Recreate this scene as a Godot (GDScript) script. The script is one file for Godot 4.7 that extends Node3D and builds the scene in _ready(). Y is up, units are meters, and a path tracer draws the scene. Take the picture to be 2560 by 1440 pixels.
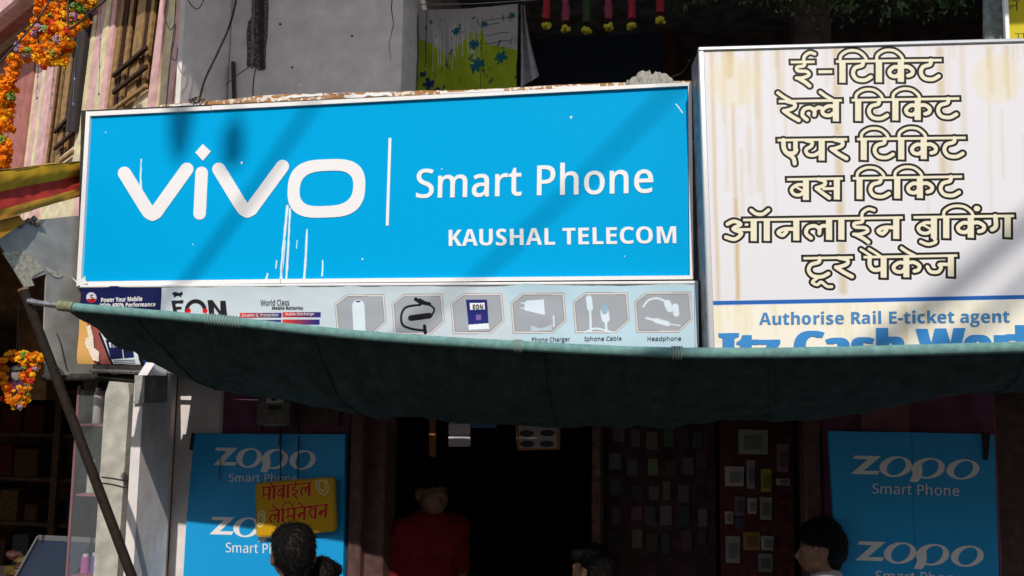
extends Node3D
# A shop front in a bazaar street: sign boards over an awning, balcony above, open shops below.

const FPX := 2217.0                      # focal length in pixels of a 2560 pixel wide picture
const UP := Vector3.UP
var cam_pos := Vector3(0, 2.3, 0)
var cb := Basis.IDENTITY
var O := Vector3.ZERO                    # facade frame: O on the ground, U along the facade, N out to the street
var U := Vector3.RIGHT
var N := Vector3.BACK
var PK := Plane()                        # front of the painted house at the corner
var PT := Plane()                        # front of the ticket board
var TR := Vector3.RIGHT
var TU := Vector3.UP
var sun_to := Vector3(0.03, 0.60, 0.81).normalized()
var rng := RandomNumberGenerator.new()
var M := {}
var tex := {}
var sans: Font
var bold: Font
var semi: Font

# ---------------------------------------------------------------- places
func ray(px: float, py: float) -> Vector3:
	return cb * Vector3((px - 1280.0) / FPX, -(py - 720.0) / FPX, -1.0)

func at(px: float, py: float, d: float) -> Vector3:
	var r := ray(px, py)
	return cam_pos + r * (d / -r.z)

func on(pl: Plane, px: float, py: float) -> Vector3:
	var r := ray(px, py)
	return cam_pos + r * ((pl.d - pl.normal.dot(cam_pos)) / pl.normal.dot(r))

func fpl(w: float) -> Plane:
	return Plane(N, O.dot(N) + w)

func fq(px: float, py: float, w: float) -> Vector3:
	return on(fpl(w), px, py)

func fac(u: float, y: float, w: float) -> Vector3:
	return O + U * u + N * w + UP * y

func fu(px: float, py: float, w: float) -> float:
	return (fq(px, py, w) - O).dot(U)

func fy(px: float, py: float, w: float) -> float:
	return fq(px, py, w).y

func moved(pl: Plane, w: float) -> Plane:
	return Plane(pl.normal, pl.d + w)

# ---------------------------------------------------------------- meshes
func ns() -> SurfaceTool:
	var st := SurfaceTool.new()
	st.begin(Mesh.PRIMITIVE_TRIANGLES)
	return st

func tri(st: SurfaceTool, a: Vector3, b: Vector3, c: Vector3, nd: Vector3) -> void:
	st.set_normal(nd)
	if (b - a).cross(c - a).dot(nd) > 0.0:
		st.add_vertex(a); st.add_vertex(c); st.add_vertex(b)
	else:
		st.add_vertex(a); st.add_vertex(b); st.add_vertex(c)

func ntri(st: SurfaceTool, a: Vector3, na: Vector3, b: Vector3, nb: Vector3, c: Vector3, nc: Vector3) -> void:
	st.set_normal(na); st.add_vertex(a)
	if (b - a).cross(c - a).dot(na + nb + nc) > 0.0:
		st.set_normal(nc); st.add_vertex(c); st.set_normal(nb); st.add_vertex(b)
	else:
		st.set_normal(nb); st.add_vertex(b); st.set_normal(nc); st.add_vertex(c)

func flat_tri(st: SurfaceTool, a: Vector3, b: Vector3, c: Vector3, away: Vector3) -> void:
	var n := (b - a).cross(c - a)
	if n.length() < 1e-12:
		return
	n = n.normalized()
	if n.dot((a + b + c) / 3.0 - away) < 0.0:
		n = -n
	tri(st, a, b, c, n)

func prism(st: SurfaceTool, pts: PackedVector3Array, t: Vector3) -> void:
	# pts: the front outline, t: the way back through the thickness
	var f := -t.normalized()
	var ax := (pts[1] - pts[0]).normalized()
	var ay := f.cross(ax).normalized()
	var p2 := PackedVector2Array()
	for p in pts:
		p2.append(Vector2((p - pts[0]).dot(ax), (p - pts[0]).dot(ay)))
	var idx := Geometry2D.triangulate_polygon(p2)
	for i in range(0, idx.size(), 3):
		tri(st, pts[idx[i]], pts[idx[i + 1]], pts[idx[i + 2]], f)
		tri(st, pts[idx[i]] + t, pts[idx[i + 1]] + t, pts[idx[i + 2]] + t, -f)
	var turn := -1.0 if Geometry2D.is_polygon_clockwise(p2) else 1.0
	for i in pts.size():
		var a := pts[i]
		var b := pts[(i + 1) % pts.size()]
		if a.distance_to(b) < 1e-6:
			continue
		var sn := (b - a).cross(f).normalized() * turn
		if sn.length() < 0.5:
			continue
		tri(st, a, b, b + t, sn)
		tri(st, a, b + t, a + t, sn)

func cbox(st: SurfaceTool, x: Transform3D, s: Vector3, bev := 0.004) -> void:
	var h := s * 0.5
	bev = minf(bev, minf(h.x, minf(h.y, h.z)) * 0.6)
	var P := func(sx: float, sy: float, sz: float, ax: int) -> Vector3:
		var v := Vector3(sx * (h.x - bev), sy * (h.y - bev), sz * (h.z - bev))
		v[ax] += signf([sx, sy, sz][ax]) * bev
		return x * v
	var c := x.origin
	for ax in 3:
		for s1 in [-1.0, 1.0]:
			var q := []
			for k in [[-1.0, -1.0], [1.0, -1.0], [1.0, 1.0], [-1.0, 1.0]]:
				var v := [0.0, 0.0, 0.0]
				v[ax] = s1; v[(ax + 1) % 3] = k[0]; v[(ax + 2) % 3] = k[1]
				q.append(P.call(v[0], v[1], v[2], ax))
			flat_tri(st, q[0], q[1], q[2], c)
			flat_tri(st, q[0], q[2], q[3], c)
			var b1 := (ax + 1) % 3
			for s2 in [-1.0, 1.0]:
				var e := []
				for s3 in [-1.0, 1.0]:
					var v := [0.0, 0.0, 0.0]
					v[ax] = s1; v[b1] = s2; v[(ax + 2) % 3] = s3
					e.append([P.call(v[0], v[1], v[2], ax), P.call(v[0], v[1], v[2], b1)])
				flat_tri(st, e[0][0], e[1][0], e[1][1], c)
				flat_tri(st, e[0][0], e[1][1], e[0][1], c)
	for sx in [-1.0, 1.0]:
		for sy in [-1.0, 1.0]:
			for sz in [-1.0, 1.0]:
				flat_tri(st, P.call(sx, sy, sz, 0), P.call(sx, sy, sz, 1), P.call(sx, sy, sz, 2), c)

func fbasis() -> Basis:
	return Basis(U, UP, N)

func fbox(st: SurfaceTool, u0: float, u1: float, y0: float, y1: float, w0: float, w1: float, bev := 0.004) -> void:
	cbox(st, Transform3D(fbasis(), fac((u0 + u1) / 2, (y0 + y1) / 2, (w0 + w1) / 2)), Vector3(absf(u1 - u0), absf(y1 - y0), absf(w1 - w0)), bev)

func fslab(st: SurfaceTool, w: float, thick: float, pix: Array) -> void:
	pslab(st, fpl(w), thick, pix)

func pslab(st: SurfaceTool, pl: Plane, thick: float, pix: Array) -> void:
	var pts := PackedVector3Array()
	for p in pix:
		pts.append(on(pl, p[0], p[1]))
	prism(st, pts, -pl.normal * thick)

func bar(st: SurfaceTool, a: Vector3, b: Vector3, wide: float, thick: float, face := Vector3.BACK) -> void:
	var z := (b - a).normalized()
	var xx := z.cross(face).normalized()
	var yy := z.cross(xx).normalized()
	cbox(st, Transform3D(Basis(xx, yy, z), (a + b) / 2), Vector3(wide, thick, a.distance_to(b)), minf(wide, thick) * 0.15)

func tube(st: SurfaceTool, pts: Array, r0: float, r1 := -1.0, sides := 8, noise := 0.0) -> void:
	if r1 < 0.0:
		r1 = r0
	var prev := []
	var pn := []
	var side := Vector3.ZERO
	for i in pts.size():
		var d: Vector3 = (pts[mini(i + 1, pts.size() - 1)] - pts[maxi(i - 1, 0)]).normalized()
		if side == Vector3.ZERO:
			side = d.cross(UP if absf(d.y) < 0.9 else Vector3.RIGHT).normalized()
		side = (side - d * side.dot(d)).normalized()
		var up2 := d.cross(side)
		var r := lerpf(r0, r1, float(i) / maxf(1.0, pts.size() - 1))
		var ring := []
		var rn := []
		for k in sides:
			var a := TAU * k / sides
			var dir := side * cos(a) + up2 * sin(a)
			ring.append(pts[i] + dir * r * (1.0 + noise * rng.randf_range(-1, 1)))
			rn.append(dir)
		if i > 0:
			for k in sides:
				var k2 := (k + 1) % sides
				ntri(st, prev[k], pn[k], prev[k2], pn[k2], ring[k2], rn[k2])
				ntri(st, prev[k], pn[k], ring[k2], rn[k2], ring[k], rn[k])
		if i == 0 or i == pts.size() - 1:
			var cn := -d if i == 0 else d
			for k in sides:
				tri(st, pts[i], ring[k], ring[(k + 1) % sides], cn)
		prev = ring
		pn = rn

func spline(p: Array, n := 6) -> Array:
	var out := []
	for i in p.size() - 1:
		var a = p[maxi(i - 1, 0)]
		var b = p[i]
		var c = p[i + 1]
		var d = p[mini(i + 2, p.size() - 1)]
		for k in n:
			var t := float(k) / n
			out.append(0.5 * (2.0 * b + (c - a) * t + (2.0 * a - 5.0 * b + 4.0 * c - d) * t * t + (3.0 * b - a - 3.0 * c + d) * t * t * t))
	out.append(p[p.size() - 1])
	return out

func blob(st: SurfaceTool, c: Vector3, r: Vector3, rough := 0.15, rings := 5, sides := 7) -> void:
	var g := []
	for i in rings + 1:
		var row := []
		var a := PI * i / rings
		for k in sides:
			var b := TAU * k / sides
			var v := Vector3(sin(a) * cos(b), cos(a), sin(a) * sin(b))
			row.append(c + v * r * (1.0 + rng.randf_range(-rough, rough)))
		g.append(row)
	for i in rings:
		for k in sides:
			var k2 := (k + 1) % sides
			flat_tri(st, g[i][k], g[i][k2], g[i + 1][k2], c)
			flat_tri(st, g[i][k], g[i + 1][k2], g[i + 1][k], c)

func grid(st: SurfaceTool, f: Callable, nu: int, nv: int) -> void:
	# one sheet, f(u, v) in 0..1; smooth
	st.set_smooth_group(0)
	for i in nu:
		for j in nv:
			var q := []
			for k in [[0, 0], [1, 0], [1, 1], [0, 1]]:
				q.append(Vector2(float(i + k[0]) / nu, float(j + k[1]) / nv))
			for k in [0, 1, 2, 0, 2, 3]:
				st.set_uv(q[k])
				st.add_vertex(f.call(q[k].x, q[k].y))

func sheet(f: Callable, nu: int, nv: int, thick := 0.0) -> ArrayMesh:
	var st := ns()
	grid(st, f, nu, nv)
	st.index()
	st.generate_normals()
	return st.commit()

# ---------------------------------------------------------------- nodes
func world_of(o: Node) -> Vector3:
	var p := Vector3.ZERO
	while o != self and o is Node3D:
		p += o.position
		o = o.get_parent()
	return p

func put(called: String, mesh: Mesh, m: Material, parent: Node = self) -> MeshInstance3D:
	var o := MeshInstance3D.new()
	o.name = called
	o.mesh = mesh
	o.material_override = m
	parent.add_child(o, true)
	o.position = -world_of(parent)
	return o

func obj(called: String, st: SurfaceTool, m: Material, parent: Node = self) -> MeshInstance3D:
	return put(called, st.commit(), m, parent)

var used := {}
func numbered(called: String) -> String:
	used[called] = used.get(called, -1) + 1
	return called if used[called] == 0 else "%s_%03d" % [called, used[called]]

func thing(called: String, label: String, category: String, base: Vector3, group := "") -> Node3D:
	var o := Node3D.new()
	o.name = numbered(called)
	add_child(o)
	o.position = base
	return tag(o, label, category, group)

func tag(o: Node3D, label: String, category: String, group := "", kind := "") -> Node3D:
	if label: o.set_meta("label", label)
	if category: o.set_meta("category", category)
	if group: o.set_meta("group", group)
	if kind: o.set_meta("kind", kind)
	return o

# ---------------------------------------------------------------- materials
func noise_tex(key: String, freq: float, octaves: int, lo: float, hi: float, sd := 1, kind := FastNoiseLite.TYPE_SIMPLEX_SMOOTH) -> NoiseTexture2D:
	if tex.has(key):
		return tex[key]
	var n := FastNoiseLite.new()
	n.seed = sd
	n.noise_type = kind
	n.frequency = freq
	n.fractal_octaves = octaves
	var t := NoiseTexture2D.new()
	t.width = 512; t.height = 512
	t.seamless = true
	t.noise = n
	var g := Gradient.new()
	g.set_color(0, Color(lo, lo, lo)); g.set_color(1, Color(hi, hi, hi))
	t.color_ramp = g
	tex[key] = t
	return t

func bump_tex(key: String, freq: float, octaves: int, strength: float) -> NoiseTexture2D:
	if tex.has(key):
		return tex[key]
	var n := FastNoiseLite.new()
	n.seed = 5
	n.frequency = freq
	n.fractal_octaves = octaves
	var t := NoiseTexture2D.new()
	t.width = 512; t.height = 512
	t.seamless = true
	t.as_normal_map = true
	t.bump_strength = strength
	t.noise = n
	tex[key] = t
	return t

func two_tone(key: String, freq: float, a: Color, b: Color, edge: float, soft := 0.04, sd := 3) -> NoiseTexture2D:
	# patches of one colour on another, as peeling paint or grime
	if tex.has(key):
		return tex[key]
	var n := FastNoiseLite.new()
	n.seed = sd
	n.frequency = freq
	n.fractal_octaves = 5
	var t := NoiseTexture2D.new()
	t.width = 512; t.height = 512
	t.seamless = true
	t.noise = n
	var g := Gradient.new()
	g.offsets = PackedFloat32Array([0.0, edge - soft, edge + soft, 1.0])
	g.colors = PackedColorArray([a.linear_to_srgb(), a.darkened(0.06).linear_to_srgb(), b.linear_to_srgb(), b.linear_to_srgb()])
	t.color_ramp = g
	tex[key] = t
	return t

func mat(c: Color, rough := 0.8, grain := "blotch", size := 1.0, relief := 0.0, metal := 0.0) -> StandardMaterial3D:
	# c: the real-world base colour, linear
	var m := StandardMaterial3D.new()
	m.albedo_color = c.linear_to_srgb()
	m.roughness = rough
	m.metallic = metal
	if rough > 0.75:
		m.metallic_specular = 0.3
	if grain:
		m.albedo_texture = tex[grain]
		m.uv1_triplanar = true
		m.uv1_world_triplanar = true
		m.uv1_scale = Vector3.ONE * size
	if relief > 0.0:
		m.normal_enabled = true
		m.normal_texture = tex["bump"]
		m.normal_scale = relief
	return m

func patchy(t: Texture2D, rough := 0.85, size := 1.0, relief := 0.0) -> StandardMaterial3D:
	var m := StandardMaterial3D.new()
	m.albedo_texture = t
	m.roughness = rough
	m.uv1_triplanar = true
	m.uv1_world_triplanar = true
	m.uv1_scale = Vector3.ONE * size
	if relief > 0.0:
		m.normal_enabled = true
		m.normal_texture = tex["bump"]
		m.normal_scale = relief
	return m

func printed(t: Texture2D, rough := 0.5) -> StandardMaterial3D:
	var m := StandardMaterial3D.new()
	m.albedo_texture = t
	m.roughness = rough
	m.metallic_specular = 0.35
	m.texture_repeat = false
	return m

func glass(a := 0.12) -> StandardMaterial3D:
	var m := StandardMaterial3D.new()
	m.albedo_color = Color(0.9, 0.95, 0.95, a)
	m.transparency = BaseMaterial3D.TRANSPARENCY_ALPHA
	m.roughness = 0.05
	return m

# ---------------------------------------------------------------- print: a sheet of ink
class Ink:
	var w: int
	var h: int
	var a: PackedByteArray
	var f: PackedFloat32Array
	var lo := Vector2i(1 << 20, 1 << 20)
	var hi := Vector2i(-1, -1)
	func _init(wide: int, high: int, c: Color) -> void:
		w = wide; h = high
		var im := Image.create(w, h, false, Image.FORMAT_RGB8)
		im.fill(c)
		a = im.get_data()
		f.resize(w * h)
		f.fill(99.0)
	func stroke(pts: Array, width: float) -> void:
		var hw := width * 0.5
		var pad := hw + 9.0
		for i in pts.size() - 1:
			var p: Vector2 = pts[i]
			var q: Vector2 = pts[i + 1]
			var x0 := clampi(int(minf(p.x, q.x) - pad), 0, w - 1)
			var x1 := clampi(int(maxf(p.x, q.x) + pad), 0, w - 1)
			var y0 := clampi(int(minf(p.y, q.y) - pad), 0, h - 1)
			var y1 := clampi(int(maxf(p.y, q.y) + pad), 0, h - 1)
			lo = Vector2i(mini(lo.x, x0), mini(lo.y, y0))
			hi = Vector2i(maxi(hi.x, x1), maxi(hi.y, y1))
			var d := q - p
			var l2 := maxf(d.length_squared(), 1e-6)
			for y in range(y0, y1 + 1):
				for x in range(x0, x1 + 1):
					var ex := x - p.x
					var ey := y - p.y
					var t := clampf((ex * d.x + ey * d.y) / l2, 0.0, 1.0)
					ex -= d.x * t
					ey -= d.y * t
					var v := sqrt(ex * ex + ey * ey) - hw
					var k := y * w + x
					if v < f[k]:
						f[k] = v
	func bar(p: Vector2, q: Vector2, width: float) -> void:
		# a stroke with square ends, half a width longer at neither end
		var m := (p + q) * 0.5
		var d := (q - p).normalized()
		var hl := (q - p).length() * 0.5
		var hw := width * 0.5
		var r := hl + hw + 9.0
		var x0 := clampi(int(m.x - absf(d.x) * hl - hw - 10), 0, w - 1)
		var x1 := clampi(int(m.x + absf(d.x) * hl + hw + 10), 0, w - 1)
		var y0 := clampi(int(m.y - absf(d.y) * hl - hw - 10), 0, h - 1)
		var y1 := clampi(int(m.y + absf(d.y) * hl + hw + 10), 0, h - 1)
		lo = Vector2i(mini(lo.x, x0), mini(lo.y, y0))
		hi = Vector2i(maxi(hi.x, x1), maxi(hi.y, y1))
		for y in range(y0, y1 + 1):
			for x in range(x0, x1 + 1):
				var ex := x - m.x
				var ey := y - m.y
				var v := maxf(absf(ex * d.x + ey * d.y) - hl, absf(ex * d.y - ey * d.x) - hw)
				var k := y * w + x
				if v < f[k]:
					f[k] = v
	func lay(layers: Array) -> void:
		# [grown by, colour, cover], widest first, then the ink field is cleared
		for y in range(lo.y, hi.y + 1):
			for x in range(lo.x, hi.x + 1):
				var k := y * w + x
				var v := f[k]
				if v > 20.0:
					continue
				f[k] = 99.0
				for l in layers:
					var al: float = clampf(0.5 + (l[0] - v) / 1.2, 0.0, 1.0) * l[2]
					if al > 0.0:
						dot(k, l[1], al)
		lo = Vector2i(1 << 20, 1 << 20)
		hi = Vector2i(-1, -1)
	func dot(k: int, c: Color, al: float) -> void:
		var j := k * 3
		a[j] = int(lerpf(a[j], c.r * 255.0, al))
		a[j + 1] = int(lerpf(a[j + 1], c.g * 255.0, al))
		a[j + 2] = int(lerpf(a[j + 2], c.b * 255.0, al))
	func line(pts: Array, width: float, c: Color, cover := 1.0) -> void:
		stroke(pts, width)
		lay([[0.0, c, cover]])
	func poly(pts: Array, c: Color, cover := 1.0) -> void:
		var y0 := h
		var y1 := 0
		for p in pts:
			y0 = mini(y0, int(p.y)); y1 = maxi(y1, int(p.y) + 1)
		for y in range(maxi(0, y0), mini(h, y1 + 1)):
			var xs := []
			for i in pts.size():
				var p: Vector2 = pts[i]
				var q: Vector2 = pts[(i + 1) % pts.size()]
				if (p.y > y + 0.5) != (q.y > y + 0.5):
					xs.append(p.x + (y + 0.5 - p.y) / (q.y - p.y) * (q.x - p.x))
			xs.sort()
			for i in range(0, xs.size() - 1, 2):
				var xa: float = xs[i]
				var xb: float = xs[i + 1]
				for x in range(clampi(int(xa), 0, w), clampi(int(xb) + 1, 0, w)):
					var al := clampf(minf(x + 1 - xa, xb - x), 0.0, 1.0) * cover
					if al > 0.0:
						dot(y * w + x, c, al)
	func texture() -> ImageTexture:
		return ImageTexture.create_from_image(Image.create_from_data(w, h, false, Image.FORMAT_RGB8, a))

# letter strokes of the script over the shops: [width, points ...]; stems reach 0, the head line lies at 1
const S := 0.27
const G := {
	"ta": [0.66, [[0.17, 0.38, 0.95, 0.36, 0.76, 0.17, 0.66, 0.11, 0.4, 0.21, 0.15, 0.43, 0.1, 0.6, 0.24]]],
	"ka": [0.86, [[S, 0.42, 0.95, 0.42, 0.0], [0.17, 0.42, 0.62, 0.25, 0.68, 0.11, 0.5, 0.15, 0.3, 0.3, 0.26, 0.42, 0.46], [0.17, 0.42, 0.64, 0.6, 0.68, 0.74, 0.52, 0.72, 0.34, 0.62, 0.28]]],
	"i_sign": [0.34, [[S, 0.16, 0.95, 0.16, 0.0], [0.13, 0.10, 0.95, 0.12, 1.22, 0.32, 1.42, 0.58, 1.4, 0.76, 1.18, 0.82, 0.98]]],
	"ra": [0.52, [[0.17, 0.2, 0.94, 0.4, 0.84, 0.4, 0.66, 0.22, 0.54, 0.12, 0.52], [0.18, 0.14, 0.5, 0.32, 0.28, 0.52, 0.08]]],
	"e_sign": [0.0, [[0.15, -0.24, 0.98, -0.42, 1.16, -0.56, 1.34]]],
	"ai_sign": [0.0, [[0.13, -0.22, 0.98, -0.36, 1.16, -0.5, 1.32], [0.13, -0.44, 0.98, -0.58, 1.16, -0.7, 1.3]]],
	"half_la": [0.52, [[0.17, 0.22, 0.1, 0.1, 0.3, 0.14, 0.56, 0.3, 0.64, 0.42, 0.5, 0.42, 0.3], [0.17, 0.42, 0.54, 0.52, 0.64, 0.6, 0.62]]],
	"la": [0.8, [[0.17, 0.22, 0.1, 0.1, 0.3, 0.14, 0.56, 0.3, 0.64, 0.42, 0.5, 0.42, 0.3], [0.17, 0.42, 0.54, 0.52, 0.64, 0.64, 0.6], [S, 0.66, 0.95, 0.66, 0.0]]],
	"va": [0.62, [[S, 0.48, 0.95, 0.48, 0.0], [0.17, 0.48, 0.66, 0.28, 0.7, 0.12, 0.52, 0.16, 0.32, 0.32, 0.28, 0.48, 0.46]]],
	"ba": [0.62, [[S, 0.48, 0.95, 0.48, 0.0], [0.15, 0.48, 0.68, 0.26, 0.7, 0.1, 0.5, 0.16, 0.28, 0.32, 0.24, 0.48, 0.44], [0.1, 0.2, 0.62, 0.46, 0.36]]],
	"e": [0.6, [[0.2, 0.14, 0.95, 0.15, 0.6, 0.24, 0.36, 0.42, 0.36, 0.48, 0.5], [0.2, 0.46, 0.95, 0.46, 0.5], [0.18, 0.24, 0.34, 0.4, 0.14, 0.44, -0.12]]],
	"ya": [0.7, [[S, 0.56, 0.95, 0.56, 0.0], [0.16, 0.14, 0.92, 0.3, 0.84, 0.28, 0.66, 0.14, 0.5, 0.2, 0.28, 0.38, 0.26, 0.56, 0.46]]],
	"sa": [0.82, [[0.17, 0.2, 0.94, 0.36, 0.84, 0.34, 0.66, 0.14, 0.54], [0.17, 0.14, 0.52, 0.32, 0.28, 0.48, 0.08], [0.13, 0.3, 0.5, 0.66, 0.5], [S, 0.68, 0.95, 0.68, 0.0]]],
	"a": [0.9, [[0.17, 0.1, 0.78, 0.26, 0.9, 0.42, 0.76, 0.24, 0.56, 0.44, 0.36, 0.28, 0.1, 0.06, 0.2], [0.14, 0.34, 0.52, 0.7, 0.52], [S, 0.74, 0.95, 0.74, 0.0]]],
	"aa_sign": [0.32, [[S, 0.16, 0.95, 0.16, 0.0]]],
	"o_candra": [0.32, [[S, 0.16, 0.95, 0.16, 0.0], [0.16, -0.22, 1.38, -0.1, 1.22, 0.06, 1.2, 0.2, 1.38]]],
	"o_sign": [0.32, [[S, 0.16, 0.95, 0.16, 0.0], [0.15, 0.1, 0.98, -0.06, 1.16, -0.22, 1.34]]],
	"na": [0.7, [[S, 0.56, 0.95, 0.56, 0.0], [0.17, 0.56, 0.5, 0.28, 0.52, 0.12, 0.38, 0.22, 0.24, 0.32, 0.4]]],
	"ii": [0.62, [[0.15, 0.36, 0.95, 0.34, 0.78, 0.16, 0.72, 0.18, 0.56, 0.42, 0.52, 0.48, 0.36, 0.3, 0.24, 0.14, 0.24], [0.17, 0.2, 0.22, 0.38, 0.04, 0.5, -0.12], [0.14, 0.34, 0.98, 0.36, 1.2, 0.5, 1.36, 0.64, 1.3]]],
	"u_sign": [0.0, [[0.15, -0.14, 0.02, -0.1, -0.16, -0.28, -0.26, -0.46, -0.14]]],
	"uu_sign": [0.0, [[0.14, -0.34, 0.04, -0.46, -0.14, -0.34, -0.26, -0.24, -0.14, -0.1, -0.34, 0.02, -0.36]]],
	"dot": [0.0, [[0.24, -0.3, 1.3, -0.29, 1.3, -0.28, 1.3]]],
	"ga": [0.6, [[0.2, 0.16, 0.95, 0.17, 0.5, 0.08, 0.36], [S, 0.46, 0.95, 0.46, 0.0]]],
	"pa": [0.62, [[S, 0.48, 0.95, 0.48, 0.0], [0.19, 0.14, 0.95, 0.14, 0.56, 0.26, 0.36, 0.48, 0.44]]],
	"ja": [0.8, [[S, 0.66, 0.95, 0.66, 0.0], [0.16, 0.08, 0.46, 0.16, 0.24, 0.34, 0.22, 0.42, 0.42, 0.38, 0.56, 0.66, 0.54]]],
	"ma": [0.72, [[S, 0.58, 0.95, 0.58, 0.0], [0.17, 0.16, 0.95, 0.16, 0.4, 0.1, 0.3], [0.14, 0.16, 0.4, 0.58, 0.4]]],
	"sha": [0.74, [[0.16, 0.14, 0.8, 0.3, 0.9, 0.38, 0.72, 0.16, 0.54, 0.3, 0.3, 0.42, 0.1], [S, 0.6, 0.95, 0.6, 0.0]]],
	"dash": [0.62, [[0.14, 0.12, 0.5, 0.5, 0.5]]],
	"gap": [0.3, []],
}

func write(ink: Ink, to: Callable, text: String, x0: float, x1: float, head0: Vector2, head1: Vector2, tall: float, layers: Array, thin := 1.0) -> void:
	# to: picture point -> point on the sheet; head0, head1: the head line's ends; tall: stem height in the same units
	var total := 0.0
	var words := text.split(" ", false)
	for g in words:
		total += G[g][0]
	var sx := (x1 - x0) / total
	var slope := (head1.y - head0.y) / (head1.x - head0.x)
	var P := func(gx: float, gy: float) -> Vector2:
		var px := x0 + gx * sx
		return to.call(px, head0.y + slope * (px - head0.x) + (1.0 - gy) * tall)
	var unit: float = (P.call(0.0, 0.0) - P.call(0.0, 1.0)).length()
	var pen := 0.0
	var run := 0.0
	for g in words:
		for s in G[g][1]:
			var p := []
			for i in range(1, s.size(), 2):
				p.append(Vector2(pen + s[i], s[i + 1]))
			if p.size() > 2:
				p = spline(p, 4)
			var q := []
			for v in p:
				q.append(P.call(v.x, v.y))
			if q.size() == 2:
				ink.bar(q[0], q[1], s[0] * unit * thin)
			else:
				ink.stroke(q, s[0] * unit * thin)
		if g == "gap" or g == "dash":
			if pen > run:
				ink.bar(P.call(run - 0.02, 0.95), P.call(pen + 0.02, 0.95), 0.12 * unit * thin)
			run = pen + G[g][0]
		pen += G[g][0]
		if g == "a":
			run = pen - 0.4
	if pen > run:
		ink.bar(P.call(run - 0.02, 0.95), P.call(pen + 0.02, 0.95), 0.12 * unit * thin)
	ink.lay(layers)

func lettering(parent: Node, text: String, font: Font, m: Material, bl: Vector3, br: Vector3, tl: Vector3, proud := 0.002, called := "lettering") -> void:
	# thin letters whose box runs from bl to br and tl
	var t := TextMesh.new()
	t.text = text
	t.font = font
	t.font_size = 64
	t.pixel_size = 0.01
	t.depth = 0.02
	t.curve_step = 2.0
	var bb := t.get_aabb()
	var nn := (br - bl).cross(tl - bl).normalized()
	var b := Basis((br - bl) / bb.size.x, (tl - bl) / bb.size.y, nn * (proud / 0.02))
	var x := Transform3D(b, bl + nn * proud * 0.5 - b * Vector3(bb.position.x, bb.position.y, 0.0))
	var st := ns()
	st.append_from(t, 0, x)
	obj(called, st, m, parent)

func outline(st: SurfaceTool, path: Array, width: float, pl: Plane, thick: float) -> void:
	# a rounded stroke along picture points, as a thin raised letter on a plane
	var p2 := PackedVector2Array()
	for p in path:
		p2.append(Vector2(p[0], p[1]) if p is Array else p)
	for poly in Geometry2D.offset_polyline(p2, width * 0.5, Geometry2D.JOIN_ROUND, Geometry2D.END_ROUND):
		var pix := []
		var last := Vector2(-99, -99)
		for v in poly:
			if v.distance_to(last) > 0.8:
				pix.append([v.x, v.y])
				last = v
		pslab(st, pl, thick, pix)

# ================================================================ scene
func _ready() -> void:
	rng.seed = 20240611
	cb = Basis.from_euler(Vector3(deg_to_rad(6.0), 0.0, deg_to_rad(0.78)))
	var cam := Camera3D.new()
	cam.name = "camera"
	add_child(cam)
	cam.transform = Transform3D(cb, cam_pos)
	cam.fov = rad_to_deg(2.0 * atan(720.0 / FPX))
	cam.near = 0.05
	cam.far = 400.0
	cam.current = true
	var sky := ProceduralSkyMaterial.new()
	sky.sky_top_color = Color(0.52, 0.56, 0.62)
	sky.sky_horizon_color = Color(0.82, 0.79, 0.75)
	sky.sky_curve = 0.16
	sky.ground_bottom_color = Color(0.16, 0.15, 0.14)
	sky.ground_horizon_color = Color(0.5, 0.5, 0.5)
	var env := Environment.new()
	env.background_mode = Environment.BG_SKY
	env.sky = Sky.new()
	env.sky.sky_material = sky
	env.background_energy_multiplier = 1.8
	env.tonemap_mode = Environment.TONE_MAPPER_LINEAR
	env.tonemap_exposure = 1.47
	env.sdfgi_enabled = true
	env.ssao_enabled = true
	env.ssil_enabled = true
	var we := WorldEnvironment.new()
	we.name = "world_environment"
	we.environment = env
	add_child(we)
	var sun := DirectionalLight3D.new()
	sun.name = "sun"
	add_child(sun)
	sun.basis = Basis.looking_at(-sun_to)
	sun.light_energy = 0.83
	sun.light_color = Color(1.0, 0.97, 0.93)
	sun.light_angular_distance = 0.53
	sun.shadow_enabled = true

	sans = SystemFont.new(); sans.font_names = PackedStringArray(["Droid Sans"])
	bold = SystemFont.new(); bold.font_names = PackedStringArray(["Droid Sans"]); bold.font_weight = 700
	var fv := FontVariation.new(); fv.base_font = sans; fv.variation_embolden = 0.35; semi = fv

	var p0 := at(195, 708, 4.9)
	var p1 := at(1732, 695, 4.3)
	U = Vector3(p1.x - p0.x, 0, p1.z - p0.z).normalized()
	N = U.cross(UP)
	O = Vector3(p0.x, 0, p0.z)
	var kn := Vector3(-0.71, 0, 0.70).normalized()
	PK = Plane(kn, kn.dot(at(452, 300, 5.45)))
	var tn := Vector3(-sin(deg_to_rad(2.4)), 0, cos(deg_to_rad(2.4)))
	PT = Plane(tn, tn.dot(at(1746, 122, 4.05)))
	TR = Vector3(cos(deg_to_rad(2.4)), 0, sin(deg_to_rad(2.4))).rotated(tn, deg_to_rad(1.5))
	TU = tn.cross(TR)

	materials()
	setting()
	shop_building()
	corner_house()
	blue_board()
	accessory_strip()
	ticket_board()
	awning()
	side_sheet()
	striped_tarp()
	lower_front()
	left_shop()
	shop_inside()
	balcony_things()
	garlands()
	wires()
	people()
	overhead()

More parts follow.
